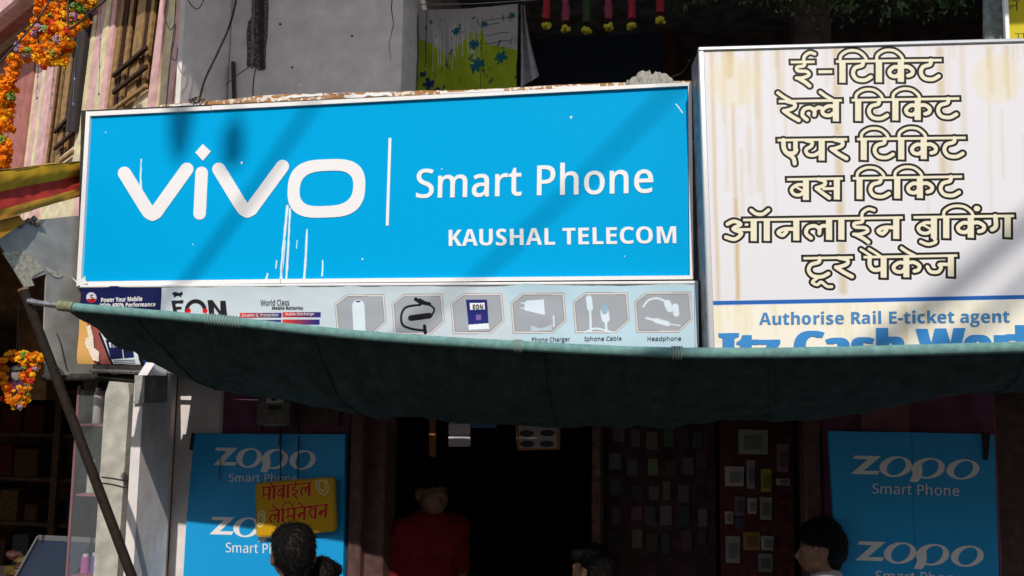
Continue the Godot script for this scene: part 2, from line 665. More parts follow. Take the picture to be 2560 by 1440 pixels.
func materials() -> void:
	noise_tex("blotch", 0.012, 5, 0.74, 1.0, 11)
	noise_tex("fine", 0.06, 4, 0.92, 1.0, 12)
	noise_tex("rough", 0.02, 6, 0.55, 1.0, 13)
	noise_tex("grain", 0.2, 3, 0.84, 1.0, 14)
	noise_tex("plaster", 0.014, 6, 0.87, 1.0, 15)
	bump_tex("bump", 0.05, 5, 6.0)
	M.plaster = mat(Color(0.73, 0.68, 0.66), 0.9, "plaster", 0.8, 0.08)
	M.lime = mat(Color(0.58, 0.56, 0.52), 0.9, "rough", 0.8, 0.3)
	M.purple = mat(Color(0.22, 0.075, 0.14), 0.85, "blotch", 0.9, 0.2)
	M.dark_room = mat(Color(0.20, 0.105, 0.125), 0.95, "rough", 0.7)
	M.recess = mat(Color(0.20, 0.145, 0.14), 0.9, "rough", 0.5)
	M.brown = mat(Color(0.13, 0.06, 0.04), 0.7, "rough", 1.2, 0.2)
	M.concrete = mat(Color(0.5, 0.48, 0.42), 0.95, "blotch", 1.3, 0.15)
	M.road = mat(Color(0.2, 0.19, 0.17), 0.95, "rough", 0.3, 0.4)
	M.slab = mat(Color(0.3, 0.29, 0.28), 0.95, "rough", 0.5, 0.4)
	M.white_trim = mat(Color(0.8, 0.79, 0.78), 0.35, "fine", 2.0)
	M.alu = mat(Color(0.55, 0.56, 0.58), 0.4, "fine", 2.0, 0.0, 0.5)
	M.blue = mat(Color(0.0, 0.36, 0.72), 0.5, "fine", 3.0)
	M.blue.metallic_specular = 0.12
	M.white_ink = mat(Color(0.8, 0.79, 0.8), 0.5, "fine", 3.0)
	M.back = mat(Color(0.06, 0.055, 0.05), 0.8, "rough", 1.0)
	M.peel = patchy(two_tone("peel", 0.03, Color(0.36, 0.17, 0.06), Color(0.72, 0.68, 0.62), 0.56, 0.02), 0.85, 1.4, 0.4)
	M.wood = mat(Color(0.16, 0.075, 0.03), 0.75, "rough", 1.5, 0.2)
	M.wire = mat(Color(0.012, 0.012, 0.013), 0.6, "")
	M.teal = mat(Color(0.055, 0.09, 0.085), 0.95, "rough", 1.1, 0.35)
	M.teal_band = mat(Color(0.17, 0.33, 0.31), 0.9, "blotch", 4.0, 0.2)
	M.rust = mat(Color(0.03, 0.02, 0.014), 0.8, "rough", 3.0, 0.4)
	M.steel = mat(Color(0.6, 0.6, 0.6), 0.3, "rough", 3.0, 0.0, 0.9)
	M.rope = mat(Color(0.22, 0.3, 0.27), 0.95, "fine", 6.0)
	M.ink_black = mat(Color(0.03, 0.028, 0.028), 0.6, "fine", 3.0)
	M.navy = mat(Color(0.008, 0.02, 0.11), 0.55, "fine", 3.0)
	M.red = mat(Color(0.55, 0.02, 0.03), 0.55, "fine", 3.0)
	M.yellow = mat(Color(0.7, 0.48, 0.02), 0.6, "blotch", 2.0)

func setting() -> void:
	var st := ns()
	cbox(st, Transform3D(Basis.IDENTITY, Vector3(0, -0.1, 0)), Vector3(80, 0.2, 80), 0.0)
	tag(obj("road", st, M.road), "", "", "", "structure")
	# the row across the street, low enough to let the sun over
	var b := thing("opposite_house", "low cream house across the street behind the viewer", "house", Vector3(0, 0, 5.5))
	var wall := mat(Color(0.5, 0.42, 0.32), 0.9, "blotch", 0.4)
	for k in [[-16.0, -1.3, 6.4], [1.3, 16.0, 6.4]]:
		st = ns()
		cbox(st, Transform3D(Basis.IDENTITY, Vector3((k[0] + k[1]) / 2, k[2] / 2, 8.0)), Vector3(k[1] - k[0], k[2], 5.0), 0.05)
		obj("wall", st, wall, b)
	st = ns()
	cbox(st, Transform3D(Basis.IDENTITY, Vector3(0, 4.5, 8.02)), Vector3(2.59, 3.8, 4.9), 0.02)
	obj("wall", st, wall, b)
	st = ns()
	cbox(st, Transform3D(Basis.IDENTITY, Vector3(0, 1.3, 6.2)), Vector3(2.58, 2.58, 0.1), 0.02)
	obj("door", st, M.brown, b)
	for x in [-8.0, -4.5, 4.5, 8.0]:
		st = ns()
		cbox(st, Transform3D(Basis.IDENTITY, Vector3(x, 3.9, 5.48)), Vector3(1.1, 1.3, 0.06), 0.02)
		obj("window", st, M.brown, b)
	st = ns()
	fbox(st, -6.0, 9.0, -0.05, 0.16, -4.2, 0.55, 0.02)
	tag(obj("pavement", st, M.slab), "", "", "", "structure")

func shop_building() -> void:
	var b := thing("shop_building", "two storey plastered shop building behind the blue sign board", "building", fac(1.5, 0.16, -1.0))
	var u_end := fu(575, 120, -0.55)                 # inner corner of the upper floor
	var u_front := fu(457, 120, -0.16)
	var u_wall := fu(1005, 120, -0.55)
	var u_right := fu(2640, 700, 0.0)
	var st := ns()
	fbox(st, u_end, u_wall, 2.7, 5.29, -3.0, -0.55, 0.004)
	obj("upper_wall", st, M.plaster, b)
	st = ns()                                        # end wall, facing along the balcony
	prism(st, PackedVector3Array([fac(u_front, 2.7, -0.16), fac(u_end - 0.004, 2.7, -0.56), fac(u_end - 0.004, 5.155, -0.56), fac(u_front, 5.155, -0.16)]), -U * 0.03)
	obj("end_wall", st, M.plaster, b)
	st = ns()                                        # balcony room behind
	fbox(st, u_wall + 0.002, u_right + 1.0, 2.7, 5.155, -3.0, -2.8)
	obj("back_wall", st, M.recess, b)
	st = ns()
	fbox(st, u_end, u_right + 1.0, 2.55, 2.69, -3.0, -0.17)
	obj("balcony_floor", st, M.slab, b)
	st = ns()
	fbox(st, u_wall, u_right + 1.0, 5.16, 5.3, -3.0, -0.5, 0.01)
	obj("ceiling_slab", st, M.slab, b)
	st = ns()                                        # upright sun board hung out from the upper floor
	fbox(st, u_front - 0.03, u_right + 1.4, 5.33, 6.5, 1.42, 1.45, 0.004)
	var shade := obj("sun_board", st, M.slab, b)
	for u in [u_front + 0.1, u_wall - 0.3, u_right]:
		st = ns()
		fbox(st, u, u + 0.06, 6.3, 6.36, -0.7, 1.415, 0.006)
		obj("beam", st, M.wood, shade)
	st = ns()
	fbox(st, u_end, u_wall, 5.295, 6.4, -1.2, -0.7, 0.006)
	obj("upper_storey", st, M.plaster, b)
	st = ns()                                        # low wall that carries the boards
	fbox(st, u_end + 0.02, u_right + 1.0, 2.70, 3.55, -0.5, -0.17)
	obj("parapet", st, M.plaster, b)
	st = ns()
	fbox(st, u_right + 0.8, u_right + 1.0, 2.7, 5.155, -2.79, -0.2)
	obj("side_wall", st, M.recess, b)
	# brown painted column at the back of the balcony and a door
	st = ns()
	fslab(st, -1.6, 0.25, [[1985, -300], [2076, -300], [2078, 330], [1988, 330]])
	obj("column", st, mat(Color(0.22, 0.15, 0.15), 0.9, "rough", 1.0), b)
	st = ns()
	fslab(st, -2.72, 0.06, [[1330, -200], [1660, -200], [1660, 420], [1330, 420]])
	var door := obj("door", st, mat(Color(0.035, 0.055, 0.12), 0.7, "fine", 1.0), b)
	for k in [[1318, 1336], [1655, 1690]]:
		st = ns()
		fslab(st, -2.66, 0.1, [[k[0], -200], [k[1], -200], [k[1], 420], [k[0], 420]])
		obj("frame", st, M.brown, door)
	# ---- ground floor
	var ua := fu(429, 1200, -0.15)
	var ub := fu(556, 1000, -0.15)
	var uc := fu(872, 1100, -0.15)
	var ud := fu(2058, 1200, -0.15)
	var ue := fu(2500, 1200, -0.15)
	st = ns()
	fbox(st, ua, ub - 0.001, 0.16, 2.68, -0.9, -0.15, 0.012)
	obj("grey_pier", st, M.plaster, b)
	st = ns()                                        # cross wall that runs out to the concrete post
	prism(st, PackedVector3Array([fac(ua, 0.16, -0.152), fq_low(346, 0.45), fq_low(346, 0.45) + UP * 2.12, fac(ua, 2.60, -0.152)]), -U * 0.05)
	obj("cross_wall", st, M.plaster, b)
	st = ns()
	fbox(st, ub, uc, 0.16, 2.68, -0.35, -0.17, 0.008)
	obj("purple_wall", st, M.purple, b)
	st = ns()
	fbox(st, ud, ue, 0.16, 2.68, -0.35, -0.17, 0.008)
	obj("purple_wall", st, M.purple, b)
	st = ns()
	fbox(st, ue + 0.001, ue + 1.2, 0.16, 2.68, -0.6, -0.24, 0.008)
	obj("end_pier", st, M.brown, b)
	st = ns()                                        # paler pilaster beside the far poster
	fslab(st, -0.14, 0.03, [[2152, 900], [2275, 900], [2277, 1500], [2154, 1500]])
	obj("pilaster", st, mat(Color(0.27, 0.11, 0.13), 0.85, "blotch", 0.9), b)
	st = ns()
	fbox(st, ub + 0.01, ue + 1.2, 2.28, 2.67, -0.168, -0.03, 0.01)
	obj("lintel", st, M.wood, b)
	st = ns()
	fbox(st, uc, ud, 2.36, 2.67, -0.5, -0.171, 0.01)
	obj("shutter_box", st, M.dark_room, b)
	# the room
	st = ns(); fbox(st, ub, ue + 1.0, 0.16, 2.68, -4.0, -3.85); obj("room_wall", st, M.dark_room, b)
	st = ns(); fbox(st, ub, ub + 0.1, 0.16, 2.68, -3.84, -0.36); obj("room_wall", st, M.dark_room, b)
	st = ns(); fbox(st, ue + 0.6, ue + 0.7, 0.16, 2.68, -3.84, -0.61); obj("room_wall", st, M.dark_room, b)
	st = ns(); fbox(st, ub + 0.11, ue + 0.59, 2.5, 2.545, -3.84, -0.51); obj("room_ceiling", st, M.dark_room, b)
	# door jambs of reddish wood
	for k in [[872, 905, -0.13], [908, 962, -0.2], [2012, 2056, -0.15]]:
		st = ns()
		var u0 := fu(k[0], 1200, k[2])
		var u1 := fu(k[1], 1200, k[2])
		fbox(st, u0, u1, 0.16, 2.35, k[2] - 0.2, k[2] - 0.001, 0.01)
		obj("jamb", st, mat(Color(0.13, 0.055, 0.05), 0.7, "rough", 1.2), b)
	# brown plank with peeling white paint along the parapet
	var pl := thing("parapet_plank", "brown plank with peeling white paint along the top of the blue sign", "plank", fq(1060, 250, -0.1))
	st = ns()
	fslab(st, -0.155, 0.06, [[398, 263], [470, 256], [560, 250], [640, 240], [700, 236], [760, 234], [778, 238], [800, 233], [900, 231], [1000, 229], [1060, 226], [1130, 226], [1250, 221], [1400, 212], [1560, 206], [1728, 202], [1728, 240], [1000, 290], [400, 300]])
	obj("board", st, M.peel, pl)
	for k in [[470, 256, 40], [760, 234, 46], [920, 231, 60], [1180, 223, 80], [1440, 210, 60]]:
		st = ns()
		var pts := []
		for i in 9:
			pts.append([k[0] - k[2] + k[2] * 2.0 * i / 8.0, k[1] + 3 + (0.045 * -(k[2] * 2.0 * i / 8.0 - k[2])) + rng.randf_range(-3, 3)])
		for i in range(8, -1, -1):
			pts.append([pts[i][0], pts[i][1] + rng.randf_range(4, 12)])
		fslab(st, -0.151, 0.004, pts)
		obj("paint_flake", st, M.white_trim, pl)
	# old broken conduit, patch of bare plaster and pipe on the upper wall
	st = ns()
	fslab(st, -0.545, 0.02, [[628, -60], [668, -60], [671, 20], [668, 90], [664, 120], [663, 172], [645, 176], [640, 168], [617, 165], [618, 120], [616, 90], [620, 55], [630, 40]])
	var sc := obj("bare_patch", st, patchy(two_tone("scar", 0.035, Color(0.05, 0.042, 0.036), Color(0.2, 0.17, 0.15), 0.5, 0.05), 0.95, 2.2, 0.6), b)
	st = ns()
	fslab(st, -0.53, 0.03, [[646, -60], [656, -60], [658, 60], [655, 130], [659, 170], [650, 172], [646, 100]])
	obj("batten", st, M.back, sc)
	st = ns()
	fslab(st, -0.535, 0.02, [[630, -60], [636, -60], [637, 60], [634, 62], [636, 130], [631, 168], [626, 168], [628, 90]])
	obj("batten", st, mat(Color(0.3, 0.27, 0.24), 0.9, "rough", 2.0), sc)
	# chips, a crack and holes in the plaster
	for k in [[750, 213, 4, M.white_trim], [545, 197, 5, M.back], [730, 168, 3, M.back], [880, 90, 3, M.back], [700, 60, 3, M.back], [940, 190, 4, M.white_trim]]:
		st = ns()
		var cp := []
		for i in 7:
			cp.append([k[0] + k[2] * cos(TAU * i / 7) * rng.randf_range(0.6, 1.3), k[1] + k[2] * sin(TAU * i / 7) * rng.randf_range(0.6, 1.3)])
		fslab(st, -0.547, 0.004, cp)
		obj("chip", st, k[3], b)
	st = ns()
	tube(st, [fq(985, -40, -0.549), fq(978, 20, -0.549), fq(984, 60, -0.549), fq(972, 110, -0.549), fq(977, 150, -0.549)], 0.003, 0.001, 4)
	obj("crack", st, M.back, b)
	st = ns()
	tube(st, [fq(583, 155, -0.53), fq(584, 200, -0.53), fq(586, 262, -0.53)], 0.013, 0.013, 8)
	obj("pipe_stub", st, M.wire, b)

func fq_low(px: float, w: float) -> Vector3:
	return fac(fu(px, 1200, w), 0.16, w)

func blue_board() -> void:
	var b := thing("phone_sign", "large blue sign board with white phone shop lettering and white trim", "sign", fq(960, 705, 0.0))
	var st := ns()
	fslab(st, -0.012, 0.14, [[203, 276], [1727, 206], [1732, 697], [193, 713]])
	obj("box", st, M.back, b)
	# the blue sheet
	st = ns()
	fslab(st, 0.0, 0.010, [[226, 287], [1719, 215], [1723, 690], [201, 703]])
	obj("panel", st, M.blue, b)
	# trim, each length a piece; proud of the sheet
	for k in [[[219, 279], [527, 265], [527, 275], [219, 290]], [[528.5, 264], [1729, 205], [1729, 213.5], [528.5, 274.5]], [[215, 277], [224.5, 290], [202, 700], [191, 712]], [[1720, 207], [1729, 204], [1734, 694], [1724.5, 692]], [[192, 704], [700, 697.5], [700, 707.5], [191, 714]], [[702, 697.5], [1734, 688.5], [1734, 698], [702, 707.5]]]:
		st = ns()
		fslab(st, 0.016 + 0.002 * rng.randf(), 0.028, k)
		obj("trim", st, M.white_trim, b)
	# torn white plastic at the lower corner
	st = ns()
	fslab(st, 0.028, 0.004, [[178, 692], [192, 704], [195, 690], [201, 700], [214, 690], [212, 698], [219, 708], [196, 714], [190, 716], [192, 708]])
	obj("torn_corner", st, M.white_trim, b)
	# the word mark
	var pl := fpl(0.0035)
	var letters := [
		[[[311, 433], [364, 519], [372, 531], [381, 536], [390, 531], [398, 519], [467, 423]], 33],
		[[[504, 432], [499, 534]], 31],
		[[[547, 423], [600, 510], [609, 523], [618, 528], [628, 523], [637, 510], [706, 416]], 33],
	]
	for l in letters:
		st = ns()
		outline(st, l[0], l[1], pl, 0.003)
		obj("letter", st, M.white_ink, b)
	st = ns()
	fslab(st, 0.0035, 0.003, [[507, 360], [527, 379], [507, 402], [488, 381]])
	obj("letter_dot", st, M.white_ink, b)
	# the round letter: a ring between two rounded outlines
	st = ns()
	var outer := []
	var inner := []
	for i in 64:
		var a := TAU * i / 64
		var c := Vector2(cos(a), sin(a))
		var sq := Vector2(signf(c.x) * pow(absf(c.x), 0.62), signf(c.y) * pow(absf(c.y), 0.8))
		outer.append(Vector2(816, 471) + sq * Vector2(97, 73) + Vector2(-sq.y * 3.0, -sq.x * 3.0))
		inner.append(Vector2(816, 471) + sq * Vector2(67, 44) + Vector2(-sq.y * 3.0, -sq.x * 3.0))
	for i in 64:
		var j := (i + 1) % 64
		var q := []
		for v in [outer[i], outer[j], inner[j], inner[i]]:
			q.append(on(pl, v.x, v.y))
		tri(st, q[0], q[1], q[2], N); tri(st, q[0], q[2], q[3], N)
		var t := -N * 0.003
		for e in [[q[0], q[1]], [q[2], q[3]]]:
			flat_tri(st, e[0], e[1], e[1] + t, (q[0] + q[2]) / 2); flat_tri(st, e[0], e[1] + t, e[0] + t, (q[0] + q[2]) / 2)
	obj("letter", st, M.white_ink, b)
	st = ns()
	fslab(st, 0.0035, 0.003, [[971.5, 345], [978.5, 345], [971.5, 564], [964.5, 564]])
	obj("divider", st, M.white_ink, b)
	var sp := fpl(0.001)
	lettering(b, "Smart Phone", semi, M.white_ink, on(sp, 1040, 497), on(sp, 1633, 483), on(sp, 1042, 418))
	lettering(b, "KAUSHAL TELECOM", bold, M.white_ink, on(sp, 1122, 616), on(sp, 1691, 609), on(sp, 1122, 574))
	# white paint runs and scratches
	var pale := mat(Color(0.66, 0.78, 0.84), 0.6, "fine", 6.0)
	for k in [[[716, 512], [722, 514], [712, 600], [706, 697], [699, 697], [706, 610]], [[723, 520], [727, 520], [722, 640], [718, 697], [713, 697], [718, 620]], [[766, 572], [769, 573], [768, 620], [763, 697], [757, 697], [762, 640]], [[805, 650], [808, 650], [807, 691], [803, 691]], [[352, 396], [355, 398], [353, 440], [355, 482], [350, 480], [349, 440]], [[712, 600], [714, 600], [706, 690], [703, 690]], [[668, 682], [671, 684], [668, 698], [663, 698]], [[601, 405], [607, 404], [605, 412], [602, 409]], [[904, 646], [908, 645], [907, 650], [904, 650]], [[324, 424], [331, 433], [326, 430]], [[1424, 291], [1432, 290], [1427, 298]], [[690, 650], [693, 651], [691, 672], [688, 671]], [[742, 600], [744, 600], [742, 622], [740, 621]], [[1102, 422], [1105, 420], [1106, 425]], [[480, 610], [483, 609], [483, 613]], [[1688, 260], [1691, 259], [1708, 282], [1706, 284]], [[262, 330], [266, 329], [264, 333]], [[1560, 640], [1563, 639], [1562, 643]]]:
		st = ns()
		var rag_k := []                                # ragged outline
		for i in k.size():
			var n0 := Vector2(k[i][0], k[i][1])
			var n1 := Vector2(k[(i + 1) % k.size()][0], k[(i + 1) % k.size()][1])
			var steps := maxi(1, int(n0.distance_to(n1) / 14.0))
			for s in steps:
				var v := n0.lerp(n1, float(s) / steps)
				if s > 0:
					v.x += rng.randf_range(-1.1, 1.1)
				rag_k.append([v.x, v.y])
		fslab(st, 0.0016, 0.0014, rag_k)
		obj("paint_run", st, pale, b)
	# rag left on the top edge
	var rag := thing("grey_rag", "crumpled grey rag lying on the top edge of the blue sign", "rag", fq(1610, 212, -0.05))
	var r0 := fu(1548, 205, -0.06)
	var r1 := fu(1690, 205, -0.06)
	var nz := FastNoiseLite.new(); nz.seed = 9; nz.frequency = 3.4; nz.fractal_type = FastNoiseLite.FRACTAL_NONE
	var ry := fy(1620, 214, -0.06)
	var f := func(a: float, c: float) -> Vector3:
		var env2 := sin(PI * clampf(a, 0.0, 1.0)) ** 0.6 * sin(PI * c) ** 0.7
		var v := fac(lerpf(r0, r1, a), ry - 0.03 + 0.02 * a, lerpf(-0.15, -0.015, c))
		return v + UP * env2 * (0.08 + 0.045 * nz.get_noise_2d(a * 1.5, c * 1.0) + 0.012 * nz.get_noise_2d(a * 4.0, c * 3.0 + 7.0)) + N * 0.02 * nz.get_noise_2d(a * 2.0 + 5.0, c)
	put("cloth", sheet(f, 44, 16), mat(Color(0.5, 0.48, 0.42), 0.95, "rough", 5.0), rag)

func accessory_strip() -> void:
	var b := thing("accessory_banner", "pale blue banner of phone accessories under the blue sign", "banner", fq(980, 900, 0.03))
	var w := 0.03
	var pl := fpl(w)
	var corners := [[206, 722], [1741, 703], [1744, 912], [240, 928]]
	var st := ns()
	fslab(st, w - 0.004, 0.11, [[204, 719], [1742, 700], [1745, 914], [238, 931]])
	obj("box", st, M.back, b)
	# the print: picture points run along the strip
	var u0 := fu(206, 722, w)
	var u1 := fu(1742, 703, w)
	var y1 := fy(960, 712, w)
	var y0 := fy(960, 918, w)
	var W := 1800
	var H := int(W * (y1 - y0) / (u1 - u0))
	var ink := Ink.new(W, H, Color(0.74, 0.79, 0.82))
	var P := func(px: float, py: float) -> Vector2:
		var v := on(pl, px, py)
		return Vector2(((v - O).dot(U) - u0) / (u1 - u0) * W, (y1 - v.y) / (y1 - y0) * H)
	var PP := func(a: Array) -> Array:
		var o := []
		for q in a:
			o.append(P.call(q[0], q[1]))
		return o
	ink.poly(PP.call([[1250, 690], [1760, 690], [1760, 930], [1330, 930]]), Color(0.68, 0.80, 0.86), 0.7)
	ink.poly(PP.call([[200, 700], [408, 715], [402, 800], [360, 935], [200, 935]]), Color(0.06, 0.10, 0.30))
	ink.poly(PP.call([[200, 780], [262, 780], [300, 935], [200, 935]]), Color(0.55, 0.30, 0.28))
	ink.poly(PP.call([[196, 760], [216, 790], [250, 935], [190, 935]]), Color(0.80, 0.62, 0.36))
	ink.poly(PP.call([[248, 832], [340, 832], [365, 920], [283, 922]]), Color(0.05, 0.05, 0.08))
	ink.poly(PP.call([[254, 832], [336, 832], [353, 917], [288, 919]]), Color(0.78, 0.82, 0.84))
	ink.poly(PP.call([[266, 850], [303, 850], [310, 896], [280, 899]]), Color(0.06, 0.09, 0.28))
	ink.poly(PP.call([[306, 850], [330, 850], [338, 894], [313, 896]]), Color(0.06, 0.09, 0.28))
	ink.poly(PP.call([[274, 856], [299, 855], [301, 868], [277, 869]]), Color(0.85, 0.85, 0.85))
	for k in 3:
		ink.line(PP.call([[286, 902 + k * 4], [338, 900 + k * 4]]), 2.0, Color(0.1, 0.1, 0.16))
	ink.poly(PP.call([[360, 900], [395, 898], [396, 935], [362, 935]]), Color(0.10, 0.25, 0.62))
	# small round seal and lion
	var ring := []
	for i in 24:
		ring.append([231 + 13 * cos(TAU * i / 24), 744 + 13 * sin(TAU * i / 24)])
	ink.poly(PP.call(ring), Color(0.8, 0.8, 0.82))
	ink.poly(PP.call([[219, 748], [243, 746], [240, 754], [231, 758], [222, 754]]), Color(0.72, 0.1, 0.12))
	ink.line(PP.call([[235, 738], [229, 738], [229, 743], [234, 744], [233, 750], [228, 750]]), 2.5, Color(0.05, 0.05, 0.1))
	ink.poly(PP.call([[432, 734], [440, 730], [452, 733], [458, 729], [460, 737], [455, 740], [456, 745], [451, 741], [444, 741], [438, 745], [437, 739]]), Color(0.12, 0.12, 0.14))
	# word mark, half hidden
	var dk := Color(0.13, 0.11, 0.12)
	ink.poly(PP.call([[431, 752], [461, 751], [460, 759], [441, 760], [442, 767], [456, 767], [456, 774], [444, 775], [446, 786], [470, 786], [470, 796], [438, 797]]), dk)
	var arch := []
	for i in 15:
		var a := PI - PI * i / 14.0
		arch.append([491 + 23 * cos(a), 777 - 24 * sin(a)])
	ink.line(PP.call(arch), 12.0, dk)
	ink.poly(PP.call([[521, 751], [534, 751], [553, 778], [553, 752], [566, 752], [571, 800], [560, 800], [537, 768], [538, 800], [526, 800]]), dk)
	for c in [[472, 777], [514, 777]]:
		ink.line(PP.call([c, [c[0] + 0.5, c[1]]]), 15.0, Color(0.78, 0.1, 0.12))
	# two-tone buttons
	for k in [[602, 782, 705], [708, 781, 803], [708, 799, 800], [602, 800, 704]]:
		for i in 8:
			var xa := lerpf(k[0], k[2], i / 8.0)
			var xb := lerpf(k[0], k[2], (i + 1) / 8.0) + 0.6
			ink.poly(PP.call([[xa, k[1]], [xb, k[1]], [xb, k[1] + 13], [xa, k[1] + 13]]), Color(0.8, 0.2, 0.18).lerp(Color(0.16, 0.16, 0.45), i / 7.0))
	# six framed product pictures
	var xs := [[838, 968], [980, 1113], [1127, 1262], [1277, 1417], [1432, 1575], [1585, 1732]]
	for i in 6:
		var xa: float = xs[i][0]
		var xb: float = xs[i][1]
		var yt := 736.0 - i * 1.2
		var yb := yt + 102.0
		var shape := func(g: float) -> Array:
			return [[xa + g, yt + 24 + g * 0.4], [xa + 31 + g * 0.4, yt + g], [xb - 6 - g, yt + g], [xb - g, yb - 32 - g * 0.4], [xb - 35 - g * 0.4, yb - g], [xa + 6 + g, yb - g]]
		ink.poly(PP.call(shape.call(0.0)), Color(0.55, 0.53, 0.53))
		ink.poly(PP.call(shape.call(1.5)), Color(0.80, 0.79, 0.79))
		ink.poly(PP.call(shape.call(5.0)), Color(0.48, 0.47, 0.48))
		ink.poly(PP.call(shape.call(6.5)), Color(0.60, 0.62, 0.65))
	var lt := Color(0.80, 0.86, 0.90)
	ink.line(PP.call([[897, 765], [899, 812], [900, 830]]), 36.0, lt)                     # power bank
	ink.line(PP.call([[893, 754], [901, 753]]), 4.0, Color(0.2, 0.2, 0.22))
	var bk := Color(0.05, 0.05, 0.07)
	ink.line(PP.call(as_pairs(spline([Vector2(1050, 748), Vector2(1068, 758), Vector2(1086, 772), Vector2(1080, 788)], 5))), 5.0, bk)      # car charger
	ink.line(PP.call(as_pairs(spline([Vector2(1052, 762), Vector2(1016, 768), Vector2(1004, 788), Vector2(1008, 812), Vector2(1030, 822), Vector2(1060, 826)], 5))), 6.0, bk)
	ink.line(PP.call([[1040, 748], [1052, 756], [1074, 760]]), 10.0, bk)
	ink.line(PP.call([[1028, 795], [1052, 792], [1074, 789]]), 16.0, bk)
	ink.line(PP.call([[1062, 815], [1064, 832]]), 9.0, bk)
	ink.poly(PP.call([[1166, 750], [1218, 749], [1222, 808], [1172, 812]]), Color(0.09, 0.13, 0.42))   # battery pack
	ink.poly(PP.call([[1172, 812], [1222, 808], [1224, 822], [1173, 825]]), Color(0.86, 0.88, 0.9))
	ink.poly(PP.call([[1175, 758], [1212, 757], [1213, 774], [1176, 775]]), Color(0.9, 0.9, 0.9))
	ink.poly(PP.call([[1190, 787], [1203, 786], [1204, 800], [1191, 801]]), Color(0.45, 0.35, 0.6))
	ink.poly(PP.call([[1318, 752], [1360, 749], [1363, 788], [1312, 776], [1312, 757]]), lt)           # plug charger
	ink.line(PP.call([[1303, 757], [1314, 758]]), 3.0, lt)
	ink.line(PP.call([[1303, 770], [1314, 771]]), 3.0, lt)
	for k in 4:
		ink.line(PP.call(as_pairs(spline([Vector2(1328, 814 + k * 4), Vector2(1352, 822 + k), Vector2(1380, 812 + k * 4)], 4))), 3.0, Color(0.7, 0.78, 0.82))
	ink.line(PP.call([[1384, 790], [1385, 816]]), 4.0, lt)
	ink.line(PP.call([[1472, 746], [1475, 770]]), 16.0, lt)                               # cables
	ink.line(PP.call([[1475, 770], [1477, 828]]), 6.0, lt)
	ink.line(PP.call([[1511, 780], [1514, 796]]), 22.0, lt)
	ink.line(PP.call([[1511, 768], [1511, 778]]), 16.0, Color(0.55, 0.68, 0.75))
	ink.line(PP.call([[1514, 796], [1516, 826]]), 6.0, lt)
	ink.line(PP.call(as_pairs(spline([Vector2(1463, 830), Vector2(1490, 821), Vector2(1528, 830)], 5))), 5.0, lt)
	ink.line(PP.call(as_pairs(spline([Vector2(1608, 766), Vector2(1622, 750), Vector2(1645, 746), Vector2(1668, 756)], 5))), 5.0, lt)    # earphones
	ink.line(PP.call([[1668, 758], [1674, 772]]), 18.0, lt)
	ink.line(PP.call([[1688, 766], [1690, 784]]), 16.0, lt)
	ink.line(PP.call([[1616, 795], [1636, 800]]), 6.0, lt)
	ink.line(PP.call([[1640, 801], [1668, 809]]), 13.0, lt)
	ink.line(PP.call([[1668, 809], [1700, 814]]), 3.0, lt)
	# printed sheet, a little slack along its top edge
	var nz := FastNoiseLite.new(); nz.seed = 3; nz.frequency = 2.2
	var f := func(a: float, c: float) -> Vector3:
		var v := fac(lerpf(u0, u1, a), lerpf(y1, y0, c) - (a - 0.5) * 0.0, w)
		var slack := 0.012 * exp(-c * 9.0) * (0.5 + nz.get_noise_1d(a * 4.0)) + 0.005 * nz.get_noise_2d(a * 5.0, c) + 0.008
		if c > 0.97:
			slack *= (1.0 - c) / 0.03
		return v + N * slack
	put("printed_sheet", sheet(f, 90, 16), printed(ink.texture(), 0.45), b)
	st = ns()
	fbox(st, u0 - 0.006, u1 + 0.006, y1 - 0.008, y1 + 0.008, w - 0.11, w + 0.019, 0.004)
	obj("top_lath", st, M.white_trim, b)
	st = ns()
	fslab(st, w + 0.021, 0.11, [[1737, 705], [1745, 700], [1748, 914], [1739, 914]])
	obj("end_lath", st, mat(Color(0.55, 0.66, 0.7), 0.6, "fine", 2.0), b)
	var tp := fpl(w + 0.012)
	for k in [["World Class", sans, M.ink_black, 651, 764, 723, 763, 15], ["Mobile Batteries", bold, M.ink_black, 680, 773.5, 757, 773, 8], ["Double IC Protection", sans, M.white_ink, 606, 792, 696, 791, 8], ["Stable Discharge", sans, M.white_ink, 713, 791, 785, 790, 9], ["Iphone Cable", sans, M.ink_black, 1461, 855, 1554, 854, 14], ["Headphone", sans, M.ink_black, 1619, 855, 1703, 854, 14], ["Phone Charger", sans, M.ink_black, 1330, 857, 1425, 856, 14], ["Power Your Mobile", bold, M.white_ink, 253, 756, 356, 752.5, 12], ["With 400% Performance", bold, M.white_ink, 250, 769, 389, 766, 11], ["EON", bold, M.ink_black, 1182, 772, 1208, 771.5, 11], ["EON", bold, M.navy, 278, 867, 298, 866.5, 9]]:
		lettering(b, k[0], k[1], k[2], on(tp, k[3], k[4]), on(tp, k[5], k[6]), on(tp, k[3], k[4] - k[7]), 0.0015)
	# pipe along the foot, and a scrap of torn sheet at the end
	st = ns()
	tube(st, [fq(226, 926, 0.06), fq(330, 930, 0.06), fq(640, 938, 0.06)], 0.011)
	obj("foot_pipe", st, M.steel, b)
	st = ns()
	fslab(st, 0.055, 0.006, [[216, 818], [224, 812], [232, 842], [234, 870], [247, 880], [246, 904], [232, 900], [222, 878], [213, 862], [214, 846], [221, 842]])
	obj("torn_scrap", st, patchy(two_tone("scrap", 0.04, Color(0.6, 0.42, 0.22), Color(0.78, 0.75, 0.68), 0.45, 0.03), 0.8, 6.0), b)

func as_pairs(a: Array) -> Array:
	var o := []
	for v in a:
		o.append([v.x, v.y])
	return o

